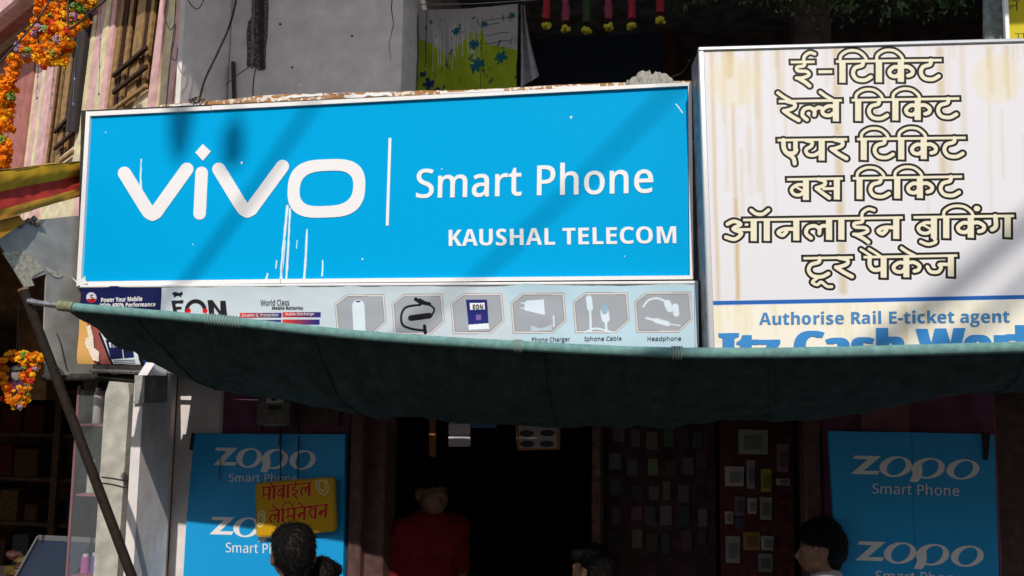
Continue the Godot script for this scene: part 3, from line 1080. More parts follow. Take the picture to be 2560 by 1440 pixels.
func ticket_board() -> void:
	var b := thing("ticket_sign", "tall white ticket booking sign with outlined lettering beside the blue board", "sign", on(PT, 2150, 940))
	var tl := on(PT, 1745, 119)
	var wide := 1.78
	var high := 1.49
	var tn := PT.normal
	var X := func(x: float, y: float, z: float) -> Vector3:
		return tl + TR * x - TU * y + tn * z
	var bb := Basis(TR, TU, tn)
	var st := ns()
	cbox(st, Transform3D(bb, X.call(wide / 2, high / 2, -0.125)), Vector3(wide - 0.01, high - 0.01, 0.21), 0.003)
	obj("box", st, mat(Color(0.3, 0.3, 0.31), 0.5, "rough", 1.0, 0.0, 0.3), b)
	var t := 0.026
	for k in [[wide / 2, t * 0.35, wide, t * 0.7], [wide / 2, high - t * 0.35, wide, t * 0.7], [t / 2, high / 2, t, high - t * 1.4 - 0.002], [wide - t / 2, high / 2, t, high - t * 1.4 - 0.002]]:
		st = ns()
		cbox(st, Transform3D(bb, X.call(k[0], k[1], -0.005)), Vector3(k[2], k[3], 0.032), 0.004)
		obj("frame", st, M.alu, b)
	# printed sheet
	var W := 1100
	var H := int(W * (high - t) / (wide - 2 * t))
	var ink := Ink.new(W, H, Color(0.83, 0.825, 0.845))
	var fw := wide - 2 * t
	var o3: Vector3 = X.call(t, t * 0.5, 0.0)
	var P := func(px: float, py: float) -> Vector2:
		var v := on(PT, px, py) - o3
		return Vector2(v.dot(TR) / fw * W, -v.dot(TU) / fw * W)
	var PP := func(a: Array) -> Array:
		var o := []
		for q in a:
			o.append(P.call(q[0], q[1]))
		return o
	# rain stains: yellowish runs from the top edge, faded round emblems
	var stain := Color(0.74, 0.63, 0.40)
	var r2 := RandomNumberGenerator.new(); r2.seed = 4
	for k in 46:
		var x := r2.randf_range(1765, 2600)
		var len := r2.randf_range(40, 520) * r2.randf()
		var y := 118.0 + (0.0 if r2.randf() < 0.7 else r2.randf_range(0, 300))
		var ww := r2.randf_range(2, 16)
		var path := []
		for i in 7:
			path.append([x + (i * len / 6.0) * 0.028 + r2.randf_range(-1.5, 1.5), y + i * len / 6.0])
		var dose := r2.randf_range(0.08, 0.3)
		ink.stroke(PP.call(path), ww)
		ink.lay([[5.0, stain, dose * 0.25], [2.0, stain, dose * 0.3], [-1.0, stain, dose * 0.4]])
	for k in [[1832, 260, 480, 5, 0.3], [2090, 126, 600, 24, 0.28], [2350, 126, 300, 22, 0.26], [1945, 126, 150, 14, 0.2], [2185, 126, 330, 10, 0.2], [1778, 126, 740, 4, 0.35], [1838, 500, 280, 3, 0.4], [1822, 126, 60, 26, 0.35]]:
		for j in 3:
			var path := []
			for i in 9:
				path.append([k[0] + i * k[2] / 8.0 * 0.028 + r2.randf_range(-2, 2), k[1] + i * k[2] / 8.0])
			ink.stroke(PP.call(path), k[3] * (1.0 - j * 0.3))
			ink.lay([[7.0, stain, k[4] * 0.12], [4.0, stain, k[4] * 0.15], [1.0, stain, k[4] * 0.2], [-2.0, stain, k[4] * 0.2]])
	for e in [[1834, 206, 68, 66], [2492, 196, 62, 64]]:
		for rr in [1.0, 0.96, 0.6]:
			var c := []
			for i in 40:
				c.append([e[0] + e[2] * rr * cos(TAU * i / 40), e[1] + e[3] * rr * sin(TAU * i / 40)])
			ink.poly(PP.call(c), Color(0.86, 0.80, 0.62), 0.10 if rr < 0.97 else 0.22)
	# lower field, blue rule
	ink.poly(PP.call([[1700, 768], [2700, 740], [2700, 1000], [1700, 1000]]), Color(0.90, 0.875, 0.80), 0.8)
	for k in 30:
		var x := r2.randf_range(1770, 2600)
		ink.line(PP.call([[x, 765], [x + 4, r2.randf_range(790, 900)]]), r2.randf_range(4, 26), Color(0.80, 0.74, 0.5), 0.14)
	ink.line(PP.call([[1700, 758], [2150, 750], [2720, 738]]), P.call(2000, 760).y - P.call(2000, 750).y, Color(0.12, 0.36, 0.66))
	var layers := [[8.6, Color(0.90, 0.89, 0.88), 0.9], [6.6, Color(0.07, 0.065, 0.06), 1.0], [0.0, Color(0.86, 0.835, 0.745), 1.0]]
	for l in [["ii dash i_sign ta i_sign ka ta", 1978, 2352, 152, 147, 56], ["ra e_sign half_la va e_sign gap i_sign ta i_sign ka ta", 1948, 2396, 250, 243, 55], ["e ya ra gap i_sign ta i_sign ka ta", 1945, 2412, 347, 341, 55], ["ba sa gap i_sign ta i_sign ka ta", 1969, 2403, 445, 438, 55], ["a o_candra na la aa_sign ii na gap ba u_sign i_sign ka dot ga", 1808, 2533, 547, 536, 56], ["ta uu_sign ra gap pa ai_sign ka e_sign ja", 2010, 2391, 642, 635, 55]]:
		write(ink, P, l[0], l[1], l[2], Vector2(l[1], l[3]), Vector2(l[2], l[4]), l[5], layers, 1.0)
	var pts := [X.call(t, t * 0.5, 0.0), X.call(wide - t, t * 0.5, 0.0), X.call(wide - t, high - t * 0.5, 0.0), X.call(t, high - t * 0.5, 0.0)]
	st = ns()
	for i in [0, 1, 2, 0, 2, 3]:
		st.set_normal(tn); st.set_uv([Vector2(0, 0), Vector2(1, 0), Vector2(1, 1), Vector2(0, 1)][i]); st.add_vertex(pts[i])
	obj("printed_sheet", st, printed(ink.texture(), 0.4), b)
	var blue := mat(Color(0.04, 0.21, 0.48), 0.5, "fine", 3.0)
	var sp := moved(PT, 0.001)
	lettering(b, "Authorise Rail E-ticket agent", bold, blue, on(sp, 1898, 822), on(sp, 2524, 816), on(sp, 1898, 780))
	var deep := mat(Color(0.02, 0.22, 0.55), 0.5, "fine", 3.0)
	for k in 3:
		lettering(b, "Itz Cash World", bold, deep, on(sp, 1796 + k * 6, 914), on(sp, 2634 + k * 6, 898), on(sp, 1796 + k * 6, 828), 0.0012 + 0.0004 * k)

func pix_sheet(pl: Plane, a: Array, thick: float, st: SurfaceTool) -> void:
	pslab(st, pl, thick, a)

# ---------------------------------------------------------------- awning over the pavement
var pole_pts := []

func awning() -> void:
	var b := thing("green_awning", "dark green cloth awning sagging from a long pole in front of the shop", "awning", at(1300, 1060, 3.5))
	var raw := [[72, 752, 3.58], [155, 765, 3.54], [530, 799, 3.44], [900, 838, 3.33], [1300, 865, 3.2], [1700, 882, 3.08], [2100, 880, 2.96], [2560, 868, 2.83], [2820, 860, 2.76], [3900, 820, 2.5]]
	var pp := []
	for k in raw:
		pp.append(at(k[0], k[1], k[2]))
	pole_pts = spline(pp, 8)
	var st := ns()
	tube(st, pole_pts, 0.012, 0.012, 10)
	obj("pole", st, M.steel, b)
	# cloth hem wound round the pole
	var hem := pole_pts.slice(9)
	var nz := FastNoiseLite.new(); nz.seed = 21; nz.frequency = 1.0; nz.fractal_octaves = 2
	st = ns()
	tube(st, hem, 0.0185, 0.02, 10, 0.06)
	obj("hem", st, M.teal_band, b)
	# the cloth: front edge on the pole, belly, back edge on the lintel
	var rows := [[[158, 768], [316, 872, 0.56], [462, 940]], [[300, 783], [478, 942, 0.58], [620, 948]], [[530, 802], [680, 994, 0.58], [840, 952]], [[900, 841], [1000, 1043, 0.6], [1150, 958]], [[1300, 868], [1350, 1060, 0.6], [1420, 956]], [[1700, 885], [1720, 1057, 0.58], [1740, 956]], [[2100, 883], [2080, 1032, 0.55], [2050, 955]], [[2560, 871], [2500, 974, 0.52], [2400, 950]], [[2820, 863], [2760, 938, 0.5], [2640, 930]], [[3900, 823], [3750, 900, 0.5], [3400, 930]]]
	var front := []
	var belly := []
	var backs := []
	for i in rows.size():
		var r = rows[i]
		var d: float = [3.535, 3.49, 3.44, 3.33, 3.2, 3.08, 2.96, 2.83, 2.76, 2.5][i]
		front.append(at(r[0][0], r[0][1], d))
		belly.append(at(r[1][0], r[1][1], d + r[1][2]))
		backs.append(fq(r[2][0], r[2][1], -0.02))
	front = spline(front, 8); belly = spline(belly, 8); backs = spline(backs, 8)
	var n := front.size() - 1
	var f := func(a: float, c: float) -> Vector3:
		var x := a * n
		var i := mini(int(x), n - 1)
		var t := x - i
		var p: Vector3 = front[i].lerp(front[i + 1], t)
		var q: Vector3 = belly[i].lerp(belly[i + 1], t)
		var r: Vector3 = backs[i].lerp(backs[i + 1], t)
		var v: Vector3 = p * (1 - c) * (1 - 2 * c) + q * 4 * c * (1 - c) + r * c * (2 * c - 1)
		var amp := sin(PI * c) * 0.03
		var pull := 0.0                                # folds that run back from the tie points
		for tie in [0.26, 0.48, 0.60]:
			var off: float = (a - tie - c * 0.10) / 0.05
			pull += exp(-off * off) * sin((a - tie) * 190.0) * exp(-c * 2.2) * c
		return v + UP * (amp * (nz.get_noise_2d(a * 9.0 + c * 3.0, c * 2.0) + 0.3 * nz.get_noise_2d(a * 34.0 - c * 12.0, c * 1.2 + 9.0)) + 0.03 * pull)
	put("cloth", sheet(f, 260, 40), M.teal, b)
	# stitched seams across the cloth
	for a in [0.13, 0.3, 0.46, 0.62, 0.78]:
		st = ns()
		var seam := []
		for i in 21:
			seam.append(f.call(a, 0.02 + 0.03 * i) - UP * 0.002)
		tube(st, seam, 0.0045, 0.0045, 5)
		obj("seam", st, M.teal, b)
	# lashings round the pole
	for k in [[515, 605, 12], [1286, 1306, 4], [1680, 1705, 4]]:
		st = ns()
		var cnt: int = k[2]
		var path := []
		for i in cnt * 10 + 1:
			var px := lerpf(k[0], k[1], i / (cnt * 10.0))
			var best: Vector3 = pole_pts[0]
			var c2 := point_on_pole(px)
			var a := TAU * i / 10.0
			path.append(c2 + (UP * cos(a) + Vector3.BACK * sin(a)) * 0.0215)
		tube(st, path, 0.0032, 0.0032, 5)
		obj("lashing", st, M.rope, b)
	st = ns()
	tube(st, [point_on_pole(148), point_on_pole(160), point_on_pole(185)], 0.021, 0.02, 10, 0.12)
	obj("hem_end", st, mat(Color(0.32, 0.33, 0.2), 0.95, "rough", 5.0), b)
	# slanting strut at the free end
	var s := thing("awning_strut", "rusty iron strut leaning up to the end of the awning pole", "strut", Vector3.ZERO)
	var a1 := at(60, 728, 3.60)
	var a2 := at(333, 1450, 3.66)
	var foot := a1 + (a2 - a1) * ((a1.y - 0.0) / (a1.y - a2.y))
	s.position = foot
	st = ns()
	var wide := (a2 - a1).normalized()
	tube(st, [a1, a1.lerp(foot, 0.33), a1.lerp(foot, 0.66), foot], 0.018, 0.021, 10, 0.04)
	obj("post", st, M.rust, s)
	st = ns()
	tube(st, [a1 - wide * 0.002, a1 - wide * 0.012], 0.021, 0.021, 10)
	obj("rim", st, mat(Color(0.28, 0.16, 0.1), 0.9, "rough", 3.0), s)

func point_on_pole(px: float) -> Vector3:
	for i in pole_pts.size() - 1:
		var a: Vector3 = cb.inverse() * (pole_pts[i] - cam_pos)
		var b: Vector3 = cb.inverse() * (pole_pts[i + 1] - cam_pos)
		var xa := 1280.0 + a.x / -a.z * FPX
		var xb := 1280.0 + b.x / -b.z * FPX
		if px >= xa and px <= xb:
			return pole_pts[i].lerp(pole_pts[i + 1], (px - xa) / (xb - xa))
	return pole_pts[0]

# ---------------------------------------------------------------- partition sheet at the end of the blue board
func side_sheet() -> void:
	var us := -0.03
	var pn := (U * cos(0.22) + N * sin(0.22)).normalized()
	var pl := Plane(pn, fac(us, 0, 0).dot(pn))
	var b := thing("partition_sheet", "grey sheet partition with torn cream paper, left of the blue board", "partition", on(pl, 160, 935))
	var st := ns()
	pslab(st, pl, 0.012, [[-60, 566], [0, 559], [110, 548], [214, 537], [243, 938], [112, 938], [112, 800], [117, 684], [60, 705], [0, 612], [-60, 595]])
	obj("sheet", st, mat(Color(0.36, 0.35, 0.33), 0.9, "blotch", 1.0), b)
	st = ns()
	pslab(st, moved(pl, 0.004), 0.004, [[6, 632], [58, 623], [66, 628], [72, 640], [88, 648], [98, 660], [110, 675], [84, 690], [79, 697], [86, 713], [62, 720], [30, 668]])
	obj("torn_paper", st, mat(Color(0.62, 0.57, 0.46), 0.9, "rough", 4.0), b)
	st = ns()
	pslab(st, moved(pl, 0.004), 0.004, [[112, 668], [126, 672], [140, 680], [158, 688], [150, 694], [138, 693], [122, 682]])
	obj("torn_paper", st, mat(Color(0.62, 0.57, 0.46), 0.9, "rough", 4.0), b)
	# rough mortar along the top edge
	st = ns()
	for i in 26:
		var p := on(moved(pl, 0.01), lerpf(2, 95, i / 25.0), lerpf(560, 550, i / 25.0) + rng.randf_range(-6, 8))
		blob(st, p, Vector3.ONE * rng.randf_range(0.008, 0.02), 0.35, 4, 5)
	obj("mortar", st, mat(Color(0.3, 0.26, 0.22), 0.98, "rough", 4.0), b)
	# hanging crack wire
	st = ns()
	tube(st, spline([on(moved(pl, 0.006), 142, 832), on(moved(pl, 0.008), 152, 860), on(moved(pl, 0.006), 162, 905), on(moved(pl, 0.006), 168, 925)], 4), 0.0022, 0.0022, 5)
	obj("crack_wire", st, M.wire, b)

func striped_tarp() -> void:
	var us := -0.07
	var pl := Plane(U, O.dot(U) + us)
	var b := thing("striped_tarp", "yellow and red striped tarpaulin hung out beside the blue board", "tarpaulin", on(pl, 120, 540))
	var nz := FastNoiseLite.new(); nz.seed = 31; nz.frequency = 1.6
	var W := func(w: float) -> float:
		return 3.50 - 0.34 * w
	# sloping top
	var f := func(a: float, c: float) -> Vector3:
		var w := lerpf(-0.25, 1.2, c)
		return fac(us - a * 2.4, W.call(w) - 0.06 * sin(PI * a) + 0.015 * nz.get_noise_2d(a * 4.0, c * 3.0), w)
	put("top", sheet(f, 20, 16), mat(Color(0.5, 0.28, 0.02), 0.9, "blotch", 1.5), b)
	# hanging side in three stripes, each dyed through
	var cols := [Color(0.52, 0.29, 0.015), Color(0.40, 0.035, 0.025), Color(0.50, 0.25, 0.03)]
	var cut := [0.0, 0.42, 0.78, 1.0]
	for k in 3:
		var g := func(a: float, c: float) -> Vector3:
			var w := lerpf(-0.1, 1.2, a)
			var v := lerpf(cut[k], cut[k + 1], c)
			return fac(us + 0.02 * nz.get_noise_2d(a * 3.0, v * 1.5) + 0.012 * sin(v * 9.0), W.call(w) - v * lerpf(0.2, 0.3, a) - 0.001, w)
		put("stripe", sheet(g, 30, 6), mat(cols[k], 0.9, "blotch", 1.5), b)
	var g2 := func(a: float, c: float) -> Vector3:
		var w := lerpf(0.36, 1.2, a)
		return fac(us - 0.03 + 0.03 * c, W.call(w) - lerpf(0.25, 0.30, a) - c * 0.26 * (0.15 + a), w)
	put("loose_flap", sheet(g2, 12, 4), mat(Color(0.42, 0.2, 0.02), 0.9, "blotch", 1.5), b)
	var st := ns()
	tube(st, [fac(us - 2.4, W.call(1.2), 1.2), fac(us, W.call(1.2), 1.2)], 0.02)
	obj("front_bar", st, M.rust, b)
	for u in [us - 2.35, us - 0.02]:
		st = ns()
		tube(st, [fac(u, W.call(1.2), 1.2), fac(u - 0.02, W.call(-0.3) - 0.02, -0.3)], 0.014)
		obj("side_bar", st, M.rust, b)
	for k in [0.0, 1.0]:
		st = ns()
		tube(st, [fac(us - 0.5 - 1.6 * k, W.call(1.2), 1.2), fac(us - 0.7 - 1.6 * k, 0.16, 0.35)], 0.016)
		obj("prop", st, M.rust, b)

# ---------------------------------------------------------------- ground floor front
func zword(parent: Node, pl: Plane, bl: Array, br: Array, tl: Array, m: Material) -> void:
	# the four slanted letters, drawn in a box 855 by 130
	var B := on(pl, bl[0], bl[1])
	var X := (on(pl, br[0], br[1]) - B) / 855.0
	var Y := (on(pl, tl[0], tl[1]) - B) / 130.0
	var P := func(x: float, y: float) -> Vector3:
		return B + X * x + Y * y
	var t := -pl.normal * 0.002
	var st := ns()
	var z := PackedVector3Array()
	for k in [[15, 125], [197, 124], [84, 26], [196, 26], [182, 2], [0, 4], [108, 101], [8, 104]]:
		z.append(P.call(k[0], k[1]))
	prism(st, z, t)
	obj("letter", st, m, parent)
	for k in [[300, 56, 108, 68], [518, 50, 110, 68], [748, 46, 107, 66]]:
		st = ns()
		var o := []
		var i2 := []
		for i in 36:
			var a := TAU * i / 36
			o.append(P.call(k[0] + k[2] * cos(a) + 8 * sin(a), k[1] + k[3] * sin(a)))
			i2.append(P.call(k[0] + 4 + k[2] * 0.57 * cos(a) + 16 * sin(a), k[1] + k[3] * 0.84 * sin(a)))
		for i in 36:
			var j := (i + 1) % 36
			tri(st, o[i], o[j], i2[j], pl.normal); tri(st, o[i], i2[j], i2[i], pl.normal)
			var c: Vector3 = (o[i] + i2[i]) / 2
			flat_tri(st, o[i], o[j], o[j] + t, c); flat_tri(st, o[i], o[j] + t, o[i] + t, c)
			flat_tri(st, i2[i], i2[j], i2[j] + t, c); flat_tri(st, i2[i], i2[j] + t, i2[i] + t, c)
		if k[0] == 518:
			var s := PackedVector3Array()
			for q in [[440, 74], [470, 100], [482, 20], [470, -22], [452, -42], [402, -40]]:
				s.append(P.call(q[0], q[1]) - t * 0.2)
			prism(st, s, t)
		obj("letter", st, m, parent)

func lower_front() -> void:
	var blue := mat(Color(0.0, 0.32, 0.70), 0.5, "fine", 2.5)
	var white: Material = M.white_ink
	var b := thing("phone_poster", "blue phone poster half in sunlight, beside the grey pier", "poster", fq(660, 1700, -0.1))
	var st := ns()
	fslab(st, -0.12, 0.045, [[486, 1084], [862, 1086], [852, 1900], [432, 1900], [466, 1300]])
	obj("panel", st, blue, b)
	var pl := fpl(-0.1185)
	zword(b, pl, [534, 1164], [788, 1167], [536, 1117], white)
	zword(b, pl, [524, 1337], [788, 1342], [527, 1290], white)
	zword(b, pl, [514, 1520], [788, 1528], [517, 1471], white)
	for k in [[573, 1204, 743, 1206, 1183], [565, 1381, 742, 1386, 1355], [557, 1566, 742, 1574, 1538]]:
		lettering(b, "Smart Phone", sans, white, on(pl, k[0], k[1]), on(pl, k[2], k[3]), on(pl, k[0], k[4]), 0.0015)
	for k in [[[479, 1082], [487, 1084], [480, 1126], [473, 1124]], [[478, 1098], [481, 1098], [478, 1124], [475, 1124]]]:
		st = ns()
		fslab(st, -0.117, 0.008, k)
		obj("clip", st, M.wire, b)
	st = ns()
	tube(st, spline([fq(549, 1138, -0.11), fq(551, 1160, -0.105), fq(547, 1190, -0.108), fq(553, 1198, -0.11)], 4), 0.0025, 0.0025, 5)
	obj("stray_wire", st, M.wire, b)

	b = thing("phone_poster", "dim blue phone poster on the purple wall beyond the shop doorway", "poster", fq(2280, 1700, -0.1))
	st = ns()
	fslab(st, -0.1, 0.035, [[2071, 1078], [2278.5, 1081], [2300, 1900], [2122, 1900]])
	obj("panel", st, blue, b)
	st = ns()
	fslab(st, -0.1, 0.035, [[2279.5, 1081], [2486, 1086], [2512, 1900], [2301, 1900]])
	obj("panel", st, blue, b)
	pl = fpl(-0.098)
	zword(b, pl, [2127, 1186], [2447, 1192], [2131, 1137], white)
	zword(b, pl, [2138, 1402], [2458, 1410], [2142, 1351], white)
	for k in [[2181, 1234, 2398, 1240, 1207], [2189, 1452, 2406, 1459, 1425]]:
		lettering(b, "Smart Phone", sans, white, on(pl, k[0], k[1]), on(pl, k[2], k[3]), on(pl, k[0], k[4]), 0.0015)
	st = ns()
	fslab(st, -0.09, 0.01, [[2456, 1080], [2476, 1082], [2470, 1150], [2460, 1150]])
	obj("torn_tape", st, mat(Color(0.06, 0.04, 0.05), 0.8, "rough", 3.0), b)

	# concrete post, tied round with wire
	b = thing("concrete_post", "pale concrete post with wire tied round it, left of the pier", "post", fq(285, 1900, 0.06))
	st = ns()
	var u0 := fu(262, 1000, 0.06)
	var u1 := fu(323, 1000, 0.06)
	prism(st, PackedVector3Array([fac(u0 - 0.01, 0.16, 0.06), fac(u1 - 0.02, 0.16, 0.06), fac(u1 - 0.01, 1.4, 0.06), fac(u1, 2.2, 0.06), fac(u1 - 0.012, 2.26, 0.06), fac(u0 + 0.02, 2.27, 0.06), fac(u0, 2.2, 0.06)]), -N * 0.1)
	obj("shaft", st, M.concrete, b)
	st = ns()
	for y in [[1192, 1202], [1207, 1220]]:
		tube(st, spline([fq(252, y[0], 0.065), fq(280, y[0] + 3, 0.068), fq(318, y[1], 0.066), fq(326, y[1] + 4, 0.03)], 4), 0.0022, 0.0022, 5)
	tube(st, spline([fq(318, 1202, 0.068), fq(326, 1222, 0.075), fq(318, 1240, 0.07), fq(322, 1262, 0.07)], 4), 0.0018, 0.0018, 5)
	obj("tie_wire", st, M.wire, b)
	# bracket stone at the head of the pier
	b = thing("pier_bracket", "whitewashed stone bracket at the head of the grey pier", "bracket", fq(350, 1010, 0.4))
	st = ns()
	prism(st, PackedVector3Array([fq(337, 938, 0.47), fq(362, 938, 0.47), fq(360, 1008, 0.47), fq(331, 1010, 0.47), fq(336, 1000, 0.47)]), -N * 0.2)
	obj("block", st, M.lime, b)
	# ragged plaster edges along the pier
	# meter box with its board and cables
	b = thing("meter_box", "grey electricity meter box on the purple wall above the poster", "meter", fq(680, 1068, -0.1))
	var mu0 := fu(640, 1020, -0.06)
	var mu1 := fu(722, 1020, -0.06)
	var my0 := fy(680, 1066, -0.06)
	var my1 := fy(680, 950, -0.06)
	st = ns()
	fbox(st, mu0, mu1, my0, my1, -0.169, -0.06, 0.014)
	obj("case", st, mat(Color(0.16, 0.145, 0.12), 0.5, "rough", 2.0), b)
	st = ns()
	fslab(st, -0.054, 0.006, [[665, 962], [708, 962], [708, 1008], [665, 1008]])
	var face := obj("face_plate", st, mat(Color(0.42, 0.4, 0.4), 0.4, "fine", 3.0), b)
	st = ns()
	tube(st, [fq(686, 994, -0.054), fq(686, 994, -0.046)], 0.018, 0.018, 14)
	obj("dial", st, M.wire, face)
	st = ns()
	fslab(st, -0.056, 0.004, [[672, 1014], [702, 1014], [702, 1024], [672, 1024]])
	obj("name_plate", st, M.back, b)
	for k in [[655, 1062, 648, 1084], [700, 1066, 698, 1110]]:
		st = ns()
		tube(st, spline([fq(k[0], k[1] - 6, -0.08), fq((k[0] + k[2]) / 2 + 3, (k[1] + k[3]) / 2, -0.07), fq(k[2], k[3], -0.09)], 4), 0.009, 0.007, 7)
		obj("conduit", st, M.back, b)
	b = thing("fuse_board", "dark wooden fuse board beside the meter box on the purple wall", "board", fq(810, 1062, -0.14))
	st = ns()
	fslab(st, -0.135, 0.034, [[748, 958], [848, 962], [846, 1064], [752, 1062]])
	obj("board", st, mat(Color(0.10, 0.045, 0.02), 0.7, "rough", 2.0), b)
	st = ns()
	blob(st, fq(792, 1004, -0.11), Vector3(0.05, 0.045, 0.03), 0.12, 6, 9)
	obj("bell", st, M.wire, b)
	st = ns()
	tube(st, spline([fq(770, 1010, -0.12), fq(760, 1040, -0.10), fq(735, 1060, -0.10), fq(742, 1080, -0.11)], 5), 0.006, 0.006, 6)
	obj("cable", st, M.wire, b)
	# hanging yellow sign
	b = thing("lamination_sign", "small yellow hanging sign with red hand painted lettering", "sign", fq(740, 1335, 0.0))
	var ypl := fpl(-0.07)
	var corner := [[638, 1212], [646, 1206], [830, 1192], [838, 1197], [842, 1320], [834, 1329], [648, 1343], [641, 1338]]
	st = ns()
	pslab(st, moved(ypl, -0.001), 0.012, corner)
	obj("board", st, mat(Color(0.46, 0.29, 0.01), 0.6, "blotch", 3.0), b)
	var a3 := on(ypl, 640, 1208)
	var ax := on(ypl, 838, 1193) - a3
	var ay := on(ypl, 641, 1342) - a3
	var W := 640
	var H := int(W * ay.length() / ax.length())
	var ink := Ink.new(W, H, Color(0.74, 0.57, 0.03))
	var P := func(px: float, py: float) -> Vector2:
		var v := on(ypl, px, py) - a3
		return Vector2(v.dot(ax) / ax.length_squared() * W, v.dot(ay) / ay.length_squared() * H)
	var lay := [[5.0, Color(0.82, 0.76, 0.45), 0.6], [1.0, Color(0.72, 0.13, 0.04), 1.0]]
	write(ink, P, "ma o_sign ba aa_sign ii la", 654, 780, Vector2(654, 1218), Vector2(780, 1212), 34, lay, 0.78)
	write(ink, P, "la e_sign i_sign ma na e_sign sha na", 676, 824, Vector2(676, 1277), Vector2(824, 1268), 34, lay, 0.78)
	for c in [[807, 1222, -0.35, 14, 24], [656, 1297, 0.08, 10, 20]]:
		for rr in [1.0, 0.6]:
			var path := []
			for i in 25:
				var v := Vector2(c[3] * rr * cos(TAU * i / 24), c[4] * rr * sin(TAU * i / 24)).rotated(c[2])
				path.append(P.call(c[0] + v.x, c[1] + v.y))
			ink.line(path, 6.0, Color(0.86, 0.84, 0.74))
	st = ns()
	var q4 := [a3, a3 + ax, a3 + ax + ay, a3 + ay]
	var inset: Vector3 = (q4[0] + q4[2]) / 2
	for i in [0, 1, 2, 0, 2, 3]:
		var v: Vector3 = inset + (q4[i] - inset) * 0.965
		st.set_normal(N); st.set_uv([Vector2(0.0175, 0.0175), Vector2(0.9825, 0.0175), Vector2(0.9825, 0.9825), Vector2(0.0175, 0.9825)][i]); st.add_vertex(v + N * 0.002)
	obj("painted_face", st, printed(ink.texture(), 0.6), b)
	for k in [[700, 1062, 702, 1205], [746, 1055, 744, 1202]]:
		st = ns()
		tube(st, spline([fq(k[0], k[1], -0.165), fq(k[0] + 1, k[1] + 60, -0.10), fq(k[2], k[3] + 8, -0.078)], 5), 0.004, 0.004, 5)
		obj("hanger", st, M.wire, b)

# ---------------------------------------------------------------- painted house at the street corner
func corner_house() -> void:
	var b := thing("corner_house", "pink and cream painted house with brown shutters at the street corner", "house", on(PK, 200, 420))
	var L := 0.125                                    # the old front leans a little
	var col := func(x0: float, x1: float, y0: float, y1: float) -> Array:
		return [[x0 + L * (250 - y0), y0], [x1 + L * (250 - y0), y0], [x1 + L * (250 - y1), y1], [x0 + L * (250 - y1), y1]]
	var cream := mat(Color(0.86, 0.76, 0.50), 0.85, "blotch", 1.2, 0.2)
	var pink := mat(Color(0.85, 0.53, 0.52), 0.85, "blotch", 1.2, 0.2)
	var rose := mat(Color(0.5, 0.19, 0.16), 0.85, "blotch", 1.2, 0.2)
	var amber := mat(Color(0.46, 0.26, 0.08), 0.7, "rough", 1.5, 0.2)
	var dark := mat(Color(0.07, 0.03, 0.02), 0.8, "rough", 1.5)
	var st := ns()
	pslab(st, moved(PK, -0.06), 0.3, [[-420, -320], [520, -320], [452, 620], [-420, 620]])
	obj("wall", st, dark, b)
	# wall below the windows and right of them
	st = ns()
	pslab(st, PK, 0.055, [[262, 300], [300, 280], [368, 224], [452, 224], [452, 620], [-300, 620], [-300, 470], [60, 470]])
	obj("apron", st, cream, b)
	var bands := [[-330, -60, 0, pink, 0.06], [-60, -20, 0, cream, 0.04], [-20, 30, 0, rose, 0.05], [32, 74, 1, rose, 0.10], [75, 84, 1, cream, 0.06], [85, 96, 1, pink, 0.04], [97, 105, 1, cream, 0.05], [106, 124, 1, pink, 0.07], [200, 216, 2, cream, 0.06], [217, 234, 2, pink, 0.04], [235, 248, 2, cream, 0.07], [249, 262, 2, pink, 0.05], [369, 386, 3, pink, 0.07], [387, 412, 3, cream, 0.04], [413, 430, 3, pink, 0.07], [431, 447, 3, cream, 0.05]]
	for k in bands:
		st = ns()
		pslab(st, moved(PK, k[4] * 0.45), 0.06 + k[4] * 0.45, col.call(k[0], k[1], -300, 600))
		obj("pilaster_band", st, k[3], b)
	# windows with folded shutters
	for k in [[262, 369, 1.0, 190, 118], [124, 186, 0.8, 330, 282]]:
		st = ns()
		pslab(st, moved(PK, -0.04), 0.018, col.call(k[0], k[1], -300, 600))
		var w := obj("window", st, dark, b)
		var span: float = k[1] - k[0]
		for f in [[0.02, 0.17, amber, 0.06], [0.19, 0.28, dark, 0.02], [0.3, 0.39, amber, -0.01], [0.5, 0.68, amber, 0.05], [0.72, 0.78, dark, 0.02], [0.8, 0.88, amber, 0.0]]:
			st = ns()
			pslab(st, moved(PK, -0.015 + f[3] * 0.3), 0.02 + f[3] * 0.3, col.call(k[0] + span * f[0], k[0] + span * f[1], -300, 500))
			obj("shutter", st, f[2], w)
		# rails, level on the house front
		for j in 3:
			var y0: float = k[3] + j * 42.0
			var y1: float = k[4] + j * 48.0
			st = ns()
			bar(st, on(moved(PK, 0.02 + 0.006 * j), k[0] + span * 0.2, y0), on(moved(PK, 0.02 + 0.006 * j), k[1] - 2, y1), 0.03, 0.025, PK.normal)
			obj("rail", st, amber if j == 2 else dark, w)
	st = ns()
	tube(st, [on(moved(PK, 0.05), 193 + L * 550, -300), on(moved(PK, 0.05), 193, 250), on(moved(PK, 0.05), 184, 330)], 0.055, 0.055, 10)
	obj("rain_pipe", st, mat(Color(0.02, 0.012, 0.012), 0.6, "rough", 2.0), b)
	# stepped eaves over the front
	for k in [[0.2, 0, 150, -60, rose], [0.31, -34, 112, -90, pink], [0.06, 30, 190, -30, cream]]:
		st = ns()
		var y: float = k[1]
		var pa := on(moved(PK, k[0]), -40, y + 110)
		var pb := on(moved(PK, k[0]), 160, y - 62)
		var dir := (pb - pa).normalized()
		bar(st, pa - dir * 2.0, pb + dir * 3.2, 0.16, 0.14, PK.normal)
		obj("eave_mould", st, k[4], b)

